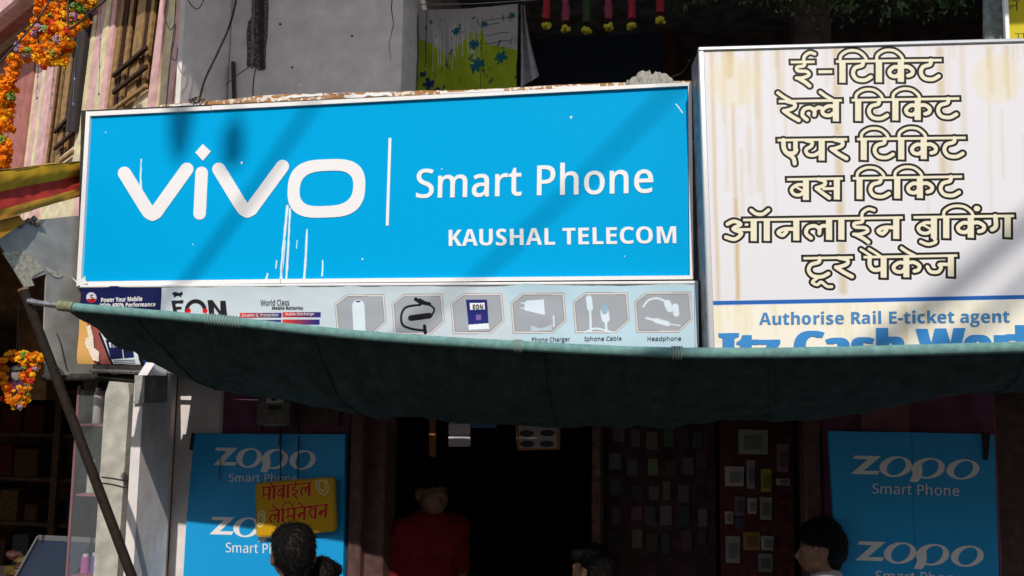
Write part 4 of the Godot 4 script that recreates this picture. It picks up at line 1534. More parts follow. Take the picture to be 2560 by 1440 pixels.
# ---------------------------------------------------------------- neighbouring open shop
func left_shop() -> void:
	var b := thing("neighbour_shop", "dark open shop room to the left of the concrete post", "shop", fac(-1.4, 0.16, -1.5))
	var ua := fu(423, 1200, -0.15)
	var room := mat(Color(0.22, 0.13, 0.085), 0.95, "rough", 0.8)
	var st := ns(); fbox(st, -3.4, ua - 0.001, 0.16, 2.699, -2.8, -2.6); obj("back_wall", st, room, b)
	st = ns(); fbox(st, ua - 0.10, ua - 0.001, 0.16, 2.69, -2.59, -0.9); obj("side_wall", st, room, b)
	st = ns(); fbox(st, -3.6, -3.42, 0.16, 2.8, -2.8, 0.3); obj("side_wall", st, room, b)
	st = ns(); fbox(st, -3.4, ua, 2.70, 2.8, -2.8, -0.05); obj("ceiling", st, room, b)
	st = ns(); fbox(st, -3.4, -0.1, 2.66, 3.02, -0.045, -0.01); obj("fascia", st, mat(Color(0.16, 0.07, 0.025), 0.85, "rough", 1.2), b)
	st = ns()
	fslab(st, -0.4, 0.1, [[52, 600], [116, 600], [116, 1000], [40, 1000]])
	obj("wood_panel", st, mat(Color(0.24, 0.12, 0.04), 0.8, "rough", 1.2), b)
	st = ns()
	tube(st, [fq(110, 944, -0.02), fq(240, 943, -0.02), fq(345, 948, -0.05)], 0.02)
	obj("shutter_rail", st, M.back, b)
	# glazed showcase
	var c := thing("glass_showcase", "narrow glass showcase behind the concrete post", "showcase", fq(200, 1900, -0.35))
	var u0 := fu(176, 1300, -0.12)
	var u1 := fu(262, 1300, -0.12)
	for u in [u0, u1]:
		st = ns(); fbox(st, u - 0.008, u + 0.008, 0.16, 2.24, -0.13, -0.114); obj("frame_bar", st, mat(Color(0.2, 0.1, 0.11), 0.5, "fine", 3.0), c)
		st = ns(); fbox(st, u - 0.008, u + 0.008, 0.16, 2.24, -0.45, -0.434); obj("frame_bar", st, mat(Color(0.2, 0.1, 0.11), 0.5, "fine", 3.0), c)
	st = ns(); fbox(st, u0 + 0.01, u1 - 0.01, 0.9, 2.22, -0.124, -0.12, 0.0); obj("front_pane", st, glass(0.04), c)
	st = ns(); fbox(st, u0 - 0.006, u1 + 0.006, 0.16, 0.9, -0.44, -0.126); obj("plinth", st, M.brown, c)
	var shelf_m := mat(Color(0.25, 0.09, 0.12), 0.4, "fine", 3.0)
	var levels := []
	for py in [1440, 1236, 1060]:
		var y := fy(215, py, -0.14)
		levels.append(y)
		st = ns(); fbox(st, u0 + 0.009, u1 - 0.009, y - 0.012, y, -0.432, -0.135); obj("shelf", st, shelf_m, c)
	var goods := [
		[0, 0.18, 0.05, 0.10, Color(0.36, 0.08, 0.28), "pink"], [0, 0.45, 0.045, 0.11, Color(0.1, 0.06, 0.3), "violet"], [0, 0.75, 0.05, 0.26, Color(0.62, 0.58, 0.52), "white and orange"],
		[1, 0.2, 0.05, 0.18, Color(0.4, 0.4, 0.36), "grey"], [1, 0.62, 0.055, 0.17, Color(0.5, 0.28, 0.04), "amber"], [2, 0.25, 0.05, 0.2, Color(0.36, 0.34, 0.34), "silver"], [2, 0.7, 0.06, 0.3, Color(0.45, 0.16, 0.1), "coral red"],
	]
	for g in goods:
		var u := lerpf(u0, u1, g[1])
		var bt := thing("bottle", "%s bottle on the %s shelf of the glass showcase" % [g[5], ["lowest", "middle", "top"][g[0]]], "bottle", fac(u, levels[g[0]], -0.22), "bottles in the glass showcase")
		var m := mat(g[4], 0.35, "fine", 4.0)
		var cx := fac(u, levels[g[0]] + 0.001, -0.22)
		st = ns()
		tube(st, [cx, cx + UP * 0.01, cx + UP * g[3] * 0.8, cx + UP * g[3] * 0.86], g[2] * 0.5, g[2] * 0.42, 12)
		obj("body", st, m, bt)
		st = ns()
		tube(st, [cx + UP * g[3] * 0.862, cx + UP * g[3]], g[2] * 0.3, g[2] * 0.3, 10)
		obj("cap", st, mat(Color(0.55, 0.16, 0.06) if g[5].begins_with("white") else Color(0.5, 0.5, 0.5), 0.4, "fine", 4.0), bt)
	# teal carton hanging in the case
	var tc := thing("teal_carton", "teal carton leaning inside the glass showcase", "carton", fac(lerpf(u0, u1, 0.78), levels[0] + 0.28, -0.3))
	st = ns(); fbox(st, lerpf(u0, u1, 0.55), lerpf(u0, u1, 0.93), levels[0] + 0.002, levels[0] + 0.46, -0.38, -0.3, 0.006); obj("box", st, mat(Color(0.01, 0.12, 0.11), 0.5, "fine", 3.0), tc)
	# shelf rack with dim cartons deep in the room
	var r := thing("goods_rack", "wooden rack of dim goods at the back of the left shop", "rack", fac(-1.0, 0.16, -2.3))
	for i in 6:
		st = ns(); fbox(st, -3.2, -0.1, 0.35 + i * 0.36, 0.38 + i * 0.36, -2.59, -2.2); obj("shelf", st, M.wood, r)
	for u in [-3.2, -1.7, -0.12]:
		st = ns(); fbox(st, u - 0.03, u + 0.03, 0.16, 2.4, -2.195, -2.15); obj("upright", st, M.wood, r)
	var tones := {"brown": Color(0.16, 0.08, 0.04), "grey": Color(0.15, 0.15, 0.16), "dull red": Color(0.16, 0.03, 0.03), "dark blue": Color(0.02, 0.04, 0.12), "ochre": Color(0.22, 0.13, 0.04), "pale": Color(0.3, 0.28, 0.25)}
	for i in range(1, 6):
		var u := -0.16
		var k := 0
		while u > -2.4:
			var wd := rng.randf_range(0.12, 0.26)
			var ht := rng.randf_range(0.14, 0.28)
			u -= wd
			if absf(u + wd / 2 + 1.7) > wd / 2 + 0.04:
				var nm: String = tones.keys()[rng.randi() % 6]
				k += 1
				var bx := thing("carton", "%s carton on the %s shelf of the rack, %s from the post end" % [nm, ["lowest", "second", "third", "fourth", "highest"][i - 1], ["first", "second", "third", "fourth", "fifth", "sixth", "seventh", "eighth", "ninth", "tenth", "eleventh", "twelfth", "thirteenth", "fourteenth", "fifteenth", "sixteenth", "seventeenth", "eighteenth"][k - 1]], "carton", fac(u + wd / 2, 0.38 + i * 0.36, -2.4), "cartons on the goods rack")
				st = ns(); fbox(st, u, u + wd - 0.01, 0.381 + i * 0.36, 0.381 + i * 0.36 + ht, -2.55, -2.22, 0.006)
				obj("box", st, mat(tones[nm], 0.8, "rough", 3.0), bx)
			u -= rng.randf_range(0.0, 0.06)
	# counter with a slanting blue tray and steel lids
	var ct := thing("shop_counter", "low counter at the front of the left shop", "counter", fac(-0.7, 0.16, -0.4))
	st = ns(); fbox(st, -2.6, -0.1, 0.16, 1.05, -0.75, -0.1, 0.01); obj("front", st, M.brown, ct)
	st = ns(); fbox(st, -2.62, -0.08, 1.051, 1.085, -0.77, -0.06, 0.01); obj("top", st, mat(Color(0.1, 0.08, 0.07), 0.4, "rough", 2.0), ct)
	var ty := thing("blue_tray", "dark blue tray tilted on the counter of the left shop", "tray", fq(120, 1385, -0.3))
	st = ns()
	prism(st, PackedVector3Array([fac(-0.42, 1.09, -0.16), fac(-0.1, 1.09, -0.16), fac(-0.08, 1.33, -0.42), fac(-0.46, 1.33, -0.42)]), Vector3(0, -0.02, -0.02))
	obj("base", st, mat(Color(0.006, 0.016, 0.04), 0.5, "fine", 3.0), ty)
	for e in [[fac(-0.42, 1.10, -0.155), fac(-0.46, 1.34, -0.415)], [fac(-0.46, 1.34, -0.415), fac(-0.08, 1.34, -0.415)]]:
		st = ns(); bar(st, e[0], e[1], 0.012, 0.03, UP); obj("rim", st, mat(Color(0.1, 0.1, 0.11), 0.6, "fine", 3.0), ty)
	st = ns()
	prism(st, PackedVector3Array([fac(-0.3, 1.086, -0.40), fac(-0.2, 1.086, -0.40), fac(-0.2, 1.31, -0.425), fac(-0.3, 1.31, -0.425)]), -N * 0.02)
	obj("stand", st, M.brown, ty)
	for k in [[-0.62, -0.16, 0.07, 0.05], [-0.75, -0.22, 0.05, 0.07], [-0.5, -0.14, 0.04, 0.04]]:
		var tn := thing("steel_tin", "round steel tin on the left counter, the %s of three" % ["widest", "tallest", "smallest"][int(k[2] * 100) % 7 % 3 if false else [0.07, 0.05, 0.04].find(k[2])], "tin", fac(k[0], 1.086, k[1]), "steel tins on the counter")
		var c0 := fac(k[0], 1.087, k[1])
		st = ns(); tube(st, [c0, c0 + UP * k[3]], k[2], k[2], 18); obj("body", st, M.steel, tn)
		st = ns(); tube(st, [c0 + UP * (k[3] + 0.001), c0 + UP * (k[3] + 0.012)], k[2] * 1.04, k[2] * 0.95, 18); obj("lid", st, M.steel, tn)
	var gp := thing("snack_heap", "heap of dull green and brown packets on the left counter", "packets", fac(-0.62, 1.086, -0.45))
	for i in 14:
		st = ns()
		blob(st, fac(-0.72 + rng.randf() * 0.3, 1.13 + 0.02 * (i % 6), -0.5 + rng.randf() * 0.12), Vector3(0.05, 0.03, 0.035), 0.25, 4, 6)
		obj("packet", st, mat([Color(0.03, 0.05, 0.01), Color(0.08, 0.055, 0.012), Color(0.05, 0.015, 0.01)][i % 3], 0.4, "fine", 4.0), gp)
	# garlanded picture hanging in the shop mouth
	var gm := thing("garlanded_picture", "framed picture wreathed in orange marigolds at the left shop", "picture", fq(38, 1010, 0.2))
	st = ns()
	pslab(st, fpl(0.19), 0.02, [[16, 916], [60, 914], [64, 960], [52, 992], [30, 994], [18, 966]])
	var pic := obj("picture", st, mat(Color(0.09, 0.03, 0.1), 0.5, "rough", 8.0), gm)
	st = ns()
	blob(st, fq(40, 936, 0.2), Vector3(0.026, 0.034, 0.01), 0.1, 6, 8)
	obj("portrait", st, mat(Color(0.36, 0.3, 0.28), 0.7, "rough", 10.0), pic)
	st = ns()
	blob(st, fq(38, 924, 0.205), Vector3(0.03, 0.018, 0.012), 0.2, 6, 8)
	obj("portrait_hair", st, M.wire, pic)
	var loop := [[-12, 912], [10, 902], [40, 895], [70, 900], [96, 893], [105, 890], [75, 908], [78, 930], [72, 950], [66, 975], [58, 995], [45, 1008], [32, 1006], [22, 988], [12, 962], [6, 935], [0, 915]]
	flowers(gm, loop, 3, 0.21, 3.6, 1.25)
	st = ns()
	tube(st, [fq(40, 900, 0.19), fac(fu(42, 800, 0.19), 2.8, 0.19), fac(fu(42, 800, 0.19) - 0.05, W_tarp(0.19), 0.19)], 0.002, 0.002, 5)
	obj("string", st, M.wire, gm)

func W_tarp(w: float) -> float:
	return 3.50 - 0.34 * w

var flower_kinds := []
func flower_mesh() -> void:
	for k in 5:
		var st := ns()
		# ruffled head: rings of short petals
		for ring_i in 3:
			var r: float = [0.0105, 0.0085, 0.0055][ring_i]
			var y: float = [0.0, 0.004, 0.007][ring_i]
			for p in 7 - ring_i:
				var a := TAU * (p + 0.5 * ring_i) / (7 - ring_i) + rng.randf_range(-0.2, 0.2)
				var d := Vector3(cos(a), 0, sin(a))
				var s := Vector3(-sin(a), 0, cos(a))
				var tip := d * r * rng.randf_range(1.2, 1.6) + UP * (y + rng.randf_range(-0.002, 0.007))
				var mid := d * r * 0.8 + UP * (y + 0.004)
				var c := UP * (y - 0.004)
				for q in [[c, mid + s * 0.005, mid - s * 0.005], [mid + s * 0.005, tip, mid - s * 0.005]]:
					flat_tri(st, q[0], q[1], q[2], Vector3(0, -0.02, 0))
		blob(st, UP * -0.001, Vector3(0.008, 0.006, 0.008), 0.2, 4, 6)
		flower_kinds.append(st.commit())
	M.marigold = mat(Color(0.78, 0.22, 0.005), 0.8, "", 1.0)
	M.gold = mat(Color(0.8, 0.40, 0.01), 0.8, "", 1.0)
	M.scarlet = mat(Color(0.55, 0.04, 0.015), 0.8, "", 1.0)
	M.leaf = mat(Color(0.13, 0.26, 0.03), 0.7, "", 1.0)
	M.lilac = mat(Color(0.36, 0.22, 0.33), 0.8, "", 1.0)
	for k in ["marigold", "gold", "scarlet", "leaf", "lilac"]:
		M[k].backlight_enabled = true
		M[k].backlight = M[k].albedo_color.darkened(0.4)

func flowers(parent: Node3D, path: Array, across: int, w: float, step: float, size: float, depth := -1.0) -> void:
	# flower heads strung along picture points on the facade plane w, or at a distance
	if flower_kinds.is_empty():
		flower_mesh()
	var p := []
	for k in path:
		p.append(fq(k[0], k[1], w) if depth < 0 else at(k[0], k[1], depth))
	var pts := spline(p, 6)
	var st := ns()
	tube(st, pts, 0.0025, 0.0025, 5)
	obj("thread", st, M.leaf, parent)
	var run := 0.0
	var gap := step * 0.0042
	for i in pts.size() - 1:
		var a: Vector3 = pts[i]
		var b: Vector3 = pts[i + 1]
		var l := a.distance_to(b)
		while run < l:
			for j in across:
				var c: Vector3 = a.lerp(b, run / l)
				var off := Vector3(rng.randf_range(-1, 1), rng.randf_range(-1, 1), rng.randf_range(-1, 1)) * (0.006 + 0.011 * (across - 1))
				var o := MeshInstance3D.new()
				o.name = "flower"
				o.mesh = flower_kinds[rng.randi() % 5]
				var roll := rng.randf()
				o.material_override = M.marigold if roll < 0.5 else M.gold if roll < 0.8 else M.scarlet if roll < 0.9 else M.leaf if roll < 0.96 else M.lilac
				parent.add_child(o, true)
				var s := size * rng.randf_range(0.8, 1.35)
				var bs := Basis.from_euler(Vector3(rng.randf_range(0.2, 2.4), rng.randf_range(0, TAU), rng.randf_range(-1, 1))).scaled(Vector3.ONE * s)
				o.transform = Transform3D(bs, c + off - world_of(parent))
			run += gap
		run -= l

func garlands() -> void:
	# long marigold strings in front of the painted house
	var g := thing("marigold_garland", "thick orange marigold garland hanging nearest the painted pilasters", "garland", at(150, 160, 5.2), "marigold garlands")
	flowers(g, [[232, -40], [205, 10], [196, 40], [182, 75], [160, 95], [150, 130], [135, 150]], 5, 0.0, 6.0, 1.9, 5.2)
	g = thing("marigold_garland", "orange marigold garland swagged between two strings at the upper left", "garland", at(100, 160, 5.25), "marigold garlands")
	flowers(g, [[150, -40], [140, 20], [138, 70], [128, 110], [104, 160]], 5, 0.0, 6.0, 1.9, 5.25)
	g = thing("marigold_garland", "orange marigold garland drooping down the left picture edge", "garland", at(10, 400, 5.3), "marigold garlands")
	flowers(g, [[112, -40], [102, 25], [98, 70], [74, 110], [52, 130], [34, 170], [20, 215], [10, 260], [14, 310], [6, 350], [4, 400], [-6, 430]], 4, 0.0, 6.2, 1.9, 5.3)
	# hanging fringe with little blue lights
	for k in [[95, 165, 93, 210], [136, 165, 128, 235], [192, 75, 184, 225], [252, 30, 248, 200]]:
		var lt := thing("light_string", "thin string of small blue lamps below the marigolds, %s" % ["nearest the left edge", "second from the left edge", "third from the left edge", "nearest the brown shutters"][[95, 136, 192, 252].find(k[0])], "lights", at(k[2], k[3], 5.3), "light strings")
		var st := ns()
		tube(st, spline([at(k[0] + 6, -60, 5.32), at(k[0], k[1], 5.3), at(k[2], k[3], 5.3), at(k[2] - 3, k[3] + 40, 5.3)], 5), 0.0016, 0.0016, 4)
		obj("thread", st, mat(Color(0.12, 0.13, 0.2), 0.6, ""), lt)
		for i in 4:
			st = ns()
			blob(st, at(lerpf(k[0], k[2], i / 3.0), lerpf(k[1], k[3] + 35, i / 3.0), 5.295), Vector3(0.005, 0.009, 0.005), 0.2, 4, 6)
			obj("lamp", st, mat(Color(0.12, 0.14, 0.4), 0.3, ""), lt)

# ---------------------------------------------------------------- balcony
func balcony_things() -> void:
	# printed towel on a line
	var w := -0.85
	var ln := thing("clothes_line", "thin clothes line strung across the balcony", "line", fq(1280, 10, w))
	var u0 := fu(1012, 10, -0.85)
	var u1 := fu(2200, 10, -0.85)
	var ly := fy(1150, 12, w)
	var st := ns()
	tube(st, spline([fac(u0 - 0.03, ly + 0.03, w), fac(lerpf(u0, u1, 0.2), ly, w), fac(lerpf(u0, u1, 0.5), ly + 0.04, w), fac(u1 + 0.9, ly + 0.3, w)], 6), 0.003, 0.003, 5)
	obj("rope", st, mat(Color(0.3, 0.3, 0.3), 0.9, ""), ln)
	var tw := thing("printed_towel", "lime and white towel with blue flowers hung on the balcony", "towel", fq(1170, 225, w))
	var a0 := fu(1047, 100, w)
	var a1 := fu(1294, 100, w)
	var b1 := fy(1170, 18, w)
	var b0 := fy(1170, 262, w)
	var ink := Ink.new(512, 512, Color(0.58, 0.56, 0.56))
	var r2 := RandomNumberGenerator.new(); r2.seed = 8
	ink.poly([Vector2(0, 150), Vector2(90, 190), Vector2(150, 250), Vector2(240, 170), Vector2(330, 120), Vector2(360, 200), Vector2(512, 240), Vector2(512, 512), Vector2(0, 512)], Color(0.50, 0.56, 0.10))
	ink.poly([Vector2(250, 130), Vector2(330, 130), Vector2(330, 420), Vector2(250, 330)], Color(0.52, 0.58, 0.12))
	for k in 26:
		var x := r2.randf_range(60, 330)
		ink.line([Vector2(x, r2.randf_range(60, 140)), Vector2(x + 3, r2.randf_range(180, 330))], 4.0, Color(0.66, 0.65, 0.62))
	for k in [[200, 120, 34], [290, 190, 44], [310, 300, 60], [430, 270, 46], [480, 60, 30], [60, 390, 50], [110, 440, 46], [460, 470, 60], [30, 340, 30], [40, 480, 40], [340, 90, 26]]:
		var c := Color(0.05, 0.30, 0.36) if k[1] < 330 else Color(0.07, 0.14, 0.34)
		for i in 9:
			var a := TAU * i / 9 + r2.randf()
			var q: Vector2 = Vector2(k[0], k[1]) + Vector2(cos(a), sin(a)) * k[2] * 0.5
			ink.line([Vector2(k[0], k[1]), q], k[2] * 0.32, c, 0.8)
	for k in 60:
		var q := Vector2(r2.randf_range(0, 512), r2.randf_range(20, 500))
		var an := r2.randf_range(-0.8, 0.8) + PI / 2
		var leaf := Color(0.05, 0.28, 0.34) if q.y < 300 else Color(0.08, 0.16, 0.32)
		if r2.randf() < 0.4: leaf = Color(0.36, 0.46, 0.10) if q.y > 220 else Color(0.45, 0.47, 0.42)
		ink.line([q, q + Vector2(cos(an), sin(an)) * r2.randf_range(8, 34)], r2.randf_range(4, 13), leaf, 0.7)
	for k in [[350, 95, 420], [345, 70, 470], [350, 150, 470], [350, 195, 470]]:
		ink.line([Vector2(k[0], k[1]), Vector2(k[2], k[1] - 6)], 3.0, Color(0.08, 0.09, 0.12))
	ink.line([Vector2(330, 60), Vector2(330, 470)], 3.0, Color(0.25, 0.3, 0.1))
	ink.line([Vector2(40, 0), Vector2(36, 300)], 4.0, Color(0.1, 0.12, 0.14))
	var nz := FastNoiseLite.new(); nz.seed = 41; nz.frequency = 1.0
	var f := func(a: float, c: float) -> Vector3:
		return fac(lerpf(a0, a1, a) + 0.01 * c * nz.get_noise_1d(c * 3.0), lerpf(b1, b0, c) - 0.01 * sin(a * PI), w + 0.006 + 0.03 * sin(c * PI * 0.9) * nz.get_noise_2d(a * 5.0, c * 1.5) + 0.01 * nz.get_noise_2d(a * 14.0, c))
	put("cloth", sheet(f, 40, 30), printed(ink.texture(), 0.95), tw)
	var wc := thing("white_cloth", "narrow grey white cloth hanging beside the printed towel", "cloth", fq(1325, 215, w))
	var g := func(a: float, c: float) -> Vector3:
		var px := lerpf(1302, 1312 + 36 * c ** 1.4, a)
		var py := lerpf(12, 190 + 28 * (1.0 - a), c)
		return fq(px, py, w - 0.04 + 0.03 * sin(a * 9.0 + c))
	put("cloth", sheet(g, 12, 16), mat(Color(0.42, 0.39, 0.42), 0.95, "blotch", 3.0), wc)
	# flower drops with yellow tips
	var i := 0
	for k in [[1366, 62], [1414, 68], [1466, 70], [1521, 62], [1579, 60], [1650, 46]]:
		var d := thing("flower_drop", "red flower drop with yellow tip over the balcony, %s" % ["beside the white cloth", "second from the white cloth", "third from the white cloth", "fourth from the white cloth", "fifth from the white cloth", "farthest from the white cloth"][i], "garland", fq(k[0], k[1] + 14, -0.75), "flower drops over the balcony")
		st = ns()
		var top := fq(k[0], -170, -0.75)
		var bot := fq(k[0], k[1] - 14, -0.75)
		var pts := []
		for j in 26:
			pts.append(top.lerp(bot, j / 25.0))
		tube(st, pts, 0.021, 0.024, 8, 0.25)
		obj("string_of_petals", st, mat([Color(0.3, 0.02, 0.03), Color(0.22, 0.04, 0.07), Color(0.03, 0.05, 0.02), Color(0.2, 0.04, 0.06), Color(0.3, 0.02, 0.04), Color(0.25, 0.02, 0.03)][i], 0.9, "fine", 9.0), d)
		st = ns()
		for j in 9:
			var a := TAU * j / 9
			blob(st, fq(k[0], k[1] + 4, -0.75) + (U * cos(a) + N * sin(a)) * 0.018 + UP * rng.randf_range(-0.012, 0.008), Vector3(0.014, 0.014, 0.014), 0.3, 4, 5)
		obj("tip", st, mat(Color(0.42, 0.38, 0.03), 0.8, "fine", 8.0), d)
		st = ns()
		tube(st, [top, fac((top - O).dot(U), 5.12, -0.75)], 0.003, 0.003, 4)
		obj("string", st, M.wire, d)
		i += 1
	# trailing plants
	plant([[1690, 20], [1760, 10], [1860, 15], [1950, 10], [1975, 30]], 800, Vector2(30, 55), "small leaved creeper trailing over the balcony beside the brown column", -0.9, 51)
	plant([[2030, 20], [2120, 20], [2220, 25], [2320, 15], [2390, 5]], 1900, Vector2(40, 80), "dense dark creeper hanging to the right of the brown column", -0.8, 52)
	# board and hand painted sign at the far end
	var gs := thing("tin_sheet", "weathered grey panel standing between the creeper and yellow sign", "panel", fq(2480, 110, -0.25))
	st = ns()
	pslab(st, fpl(-0.25), 0.03, [[2462, -200], [2506, -200], [2519, 260], [2462, 260]])
	obj("sheet", st, mat(Color(0.36, 0.4, 0.4), 0.8, "rough", 1.5), gs)
	var ys := thing("yellow_wall_sign", "yellow hand lettered sign at the top right corner", "sign", fq(2560, 110, -0.2))
	var ypl := fpl(-0.2)
	var o3 := on(ypl, 2506, -100)
	var ax := on(ypl, 2760, -104) - o3
	var ay := on(ypl, 2532, 260) - on(ypl, 2506, -100)
	ink = Ink.new(512, 700, Color(0.74, 0.68, 0.10))
	var bk := Color(0.08, 0.08, 0.07)
	var P := func(px: float, py: float) -> Vector2:
		var v := on(ypl, px, py) - o3
		# the sheet is skewed: solve for both edges
		var d00 := ax.dot(ax); var d01 := ax.dot(ay); var d11 := ay.dot(ay)
		var e0 := v.dot(ax); var e1 := v.dot(ay)
		var det := d00 * d11 - d01 * d01
		return Vector2((e0 * d11 - e1 * d01) / det * 512, (e1 * d00 - e0 * d01) / det * 700)
	write(ink, P, "na e_sign gap ii na ka", 2516, 2660, Vector2(2516, 2), Vector2(2660, -2), 26, [[0.0, bk, 1.0]], 0.4)
	write(ink, P, "gap ga aa_sign dot ii la", 2522, 2650, Vector2(2522, 84), Vector2(2650, 80), 26, [[0.0, bk, 1.0]], 0.4)
	st = ns()
	prism(st, PackedVector3Array([o3, o3 + ax, o3 + ax + ay, o3 + ay]), -N * 0.02)
	obj("board", st, mat(Color(0.5, 0.42, 0.02), 0.7, "blotch", 2.0), ys)
	st = ns()
	var q4 := [o3, o3 + ax, o3 + ax + ay, o3 + ay]
	for j in [0, 1, 2, 0, 2, 3]:
		st.set_normal(N); st.set_uv([Vector2(0, 0), Vector2(1, 0), Vector2(1, 1), Vector2(0, 1)][j]); st.add_vertex(q4[j] + N * 0.003)
	obj("painted_face", st, printed(ink.texture(), 0.7), ys)
	st = ns()
	bar(st, fq(2503, -200, -0.17), fq(2525, 260, -0.17), 0.02, 0.03, N)
	obj("edge_lath", st, M.white_trim, ys)

func plant(path: Array, n: int, spread: Vector2, label: String, w: float, sd: int) -> void:
	var r := RandomNumberGenerator.new(); r.seed = sd
	var b := thing("balcony_creeper", label, "plant", fq(path[2][0], 100, w), "balcony creepers")
	var st := ns()
	for k in path:
		for j in 3:
			var x: float = k[0] + r.randf_range(-30, 30)
			tube(st, spline([fac(fu(x, 0, w), 5.12, w), fq(x + r.randf_range(-20, 20), -40, w), fq(x + r.randf_range(-30, 30), k[1] + spread.y * 0.25, w + r.randf_range(-0.05, 0.05))], 4), 0.004, 0.002, 4)
	obj("stem", st, mat(Color(0.06, 0.045, 0.02), 0.9, ""), b)
	st = ns()
	for j in n:
		var k = path[r.randi() % path.size()]
		var c := fq(k[0] + r.randfn() * spread.x, k[1] - 60 + r.randf() * r.randf() * spread.y * 1.4 + r.randf_range(-60, 20), w + r.randfn() * 0.1)
		var s := r.randf_range(0.016, 0.034)
		var bs := Basis.from_euler(Vector3(r.randf_range(-1.2, 1.2), r.randf_range(0, TAU), r.randf_range(-1, 1)))
		var q = [c, c + bs * Vector3(s * 0.45, s * 0.5, 0.15 * s), c + bs * Vector3(0, s * 1.3, 0), c + bs * Vector3(-s * 0.45, s * 0.5, 0.15 * s)]
		flat_tri(st, q[0], q[1], q[2], c - bs.z)
		flat_tri(st, q[0], q[2], q[3], c - bs.z)
	var lm := mat(Color(0.045, 0.085, 0.025), 0.7, "")
	lm.backlight_enabled = true
	lm.backlight = Color(0.2, 0.3, 0.06)
	tag(obj("foliage", st, lm, b), "", "", "", "stuff")

func wires() -> void:
	var set := [
		["black service cable slanting down to the blue sign", [[596, -30, 4.7], [577, 55, 4.75], [545, 130, 4.8], [512, 200, 4.84], [497, 256, 4.88]], 0.006],
		["thin dark wire looping over the cream pilaster", [[428, -40, 4.75], [412, 30, 4.75], [425, 75, 4.75], [438, 60, 4.78], [436, 100, 4.78], [428, 140, 4.78], [440, 150, 4.78], [444, 120, 4.8]], 0.003],
		["dark wire hanging down the pink pilaster", [[442, -40, 4.7], [436, 60, 4.72], [425, 160, 4.74], [416, 265, 4.78]], 0.003],
		["grey cable crossing in front of the marigold garlands", [[290, -30, 5.0], [255, 8, 5.02], [225, 30, 5.04], [200, 55, 5.05], [180, 68, 5.06], [170, 60, 5.06], [172, -30, 5.06]], 0.006],
		["thin cable crossing the upper left corner", [[150, -40, 5.0], [100, 40, 5.0], [50, 100, 5.0], [-40, 200, 5.0]], 0.005],
		["thin wire hanging from the broken conduit", [[645, 150, 5.2], [634, 200, 5.2], [632, 258, 5.2]], 0.004],
		["stiff wire poking out of the upper wall", [[565, 212, 5.15], [590, 190, 5.18], [625, 165, 5.2], [650, 135, 5.22]], 0.003],
		["rusty wire at the corner of the ticket sign", [[1680, 192, 4.36], [1702, 184, 4.34], [1716, 168, 4.3], [1724, 150, 4.26]], 0.004],
		["sagging wire under the eave above the grey wall", [[455, -30, 4.9], [480, 15, 4.95], [500, 18, 5.0], [520, -30, 5.05]], 0.003],
	]
	for k in set:
		var p := []
		for v in k[1]:
			p.append(at(v[0], v[1], v[2]))
		var st := ns()
		tube(st, spline(p, 6), k[2], k[2], 6, 0.08)
		var o := thing("cable", k[0], "cable", p[p.size() - 1], "stray cables")
		obj("strand", st, M.wire if not k[0].begins_with("rusty") else M.rust, o)
	# tangle of dry roots where the cable meets the board
	var t := thing("root_tangle", "small tangle of dry wire on the top corner of the blue sign", "tangle", fq(492, 258, -0.03))
	var st := ns()
	for j in 14:
		var c := fq(492 + rng.randf_range(-12, 12), 256 + rng.randf_range(-6, 6), -0.04 + rng.randf_range(-0.03, 0.03))
		tube(st, spline([c, c + Vector3(rng.randf_range(-0.03, 0.03), rng.randf_range(0, 0.03), rng.randf_range(-0.02, 0.02)), c + Vector3(rng.randf_range(-0.04, 0.04), rng.randf_range(-0.02, 0.01), rng.randf_range(-0.02, 0.02))], 3), 0.003, 0.002, 4)
	obj("strands", st, mat(Color(0.08, 0.06, 0.04), 0.9, ""), t)

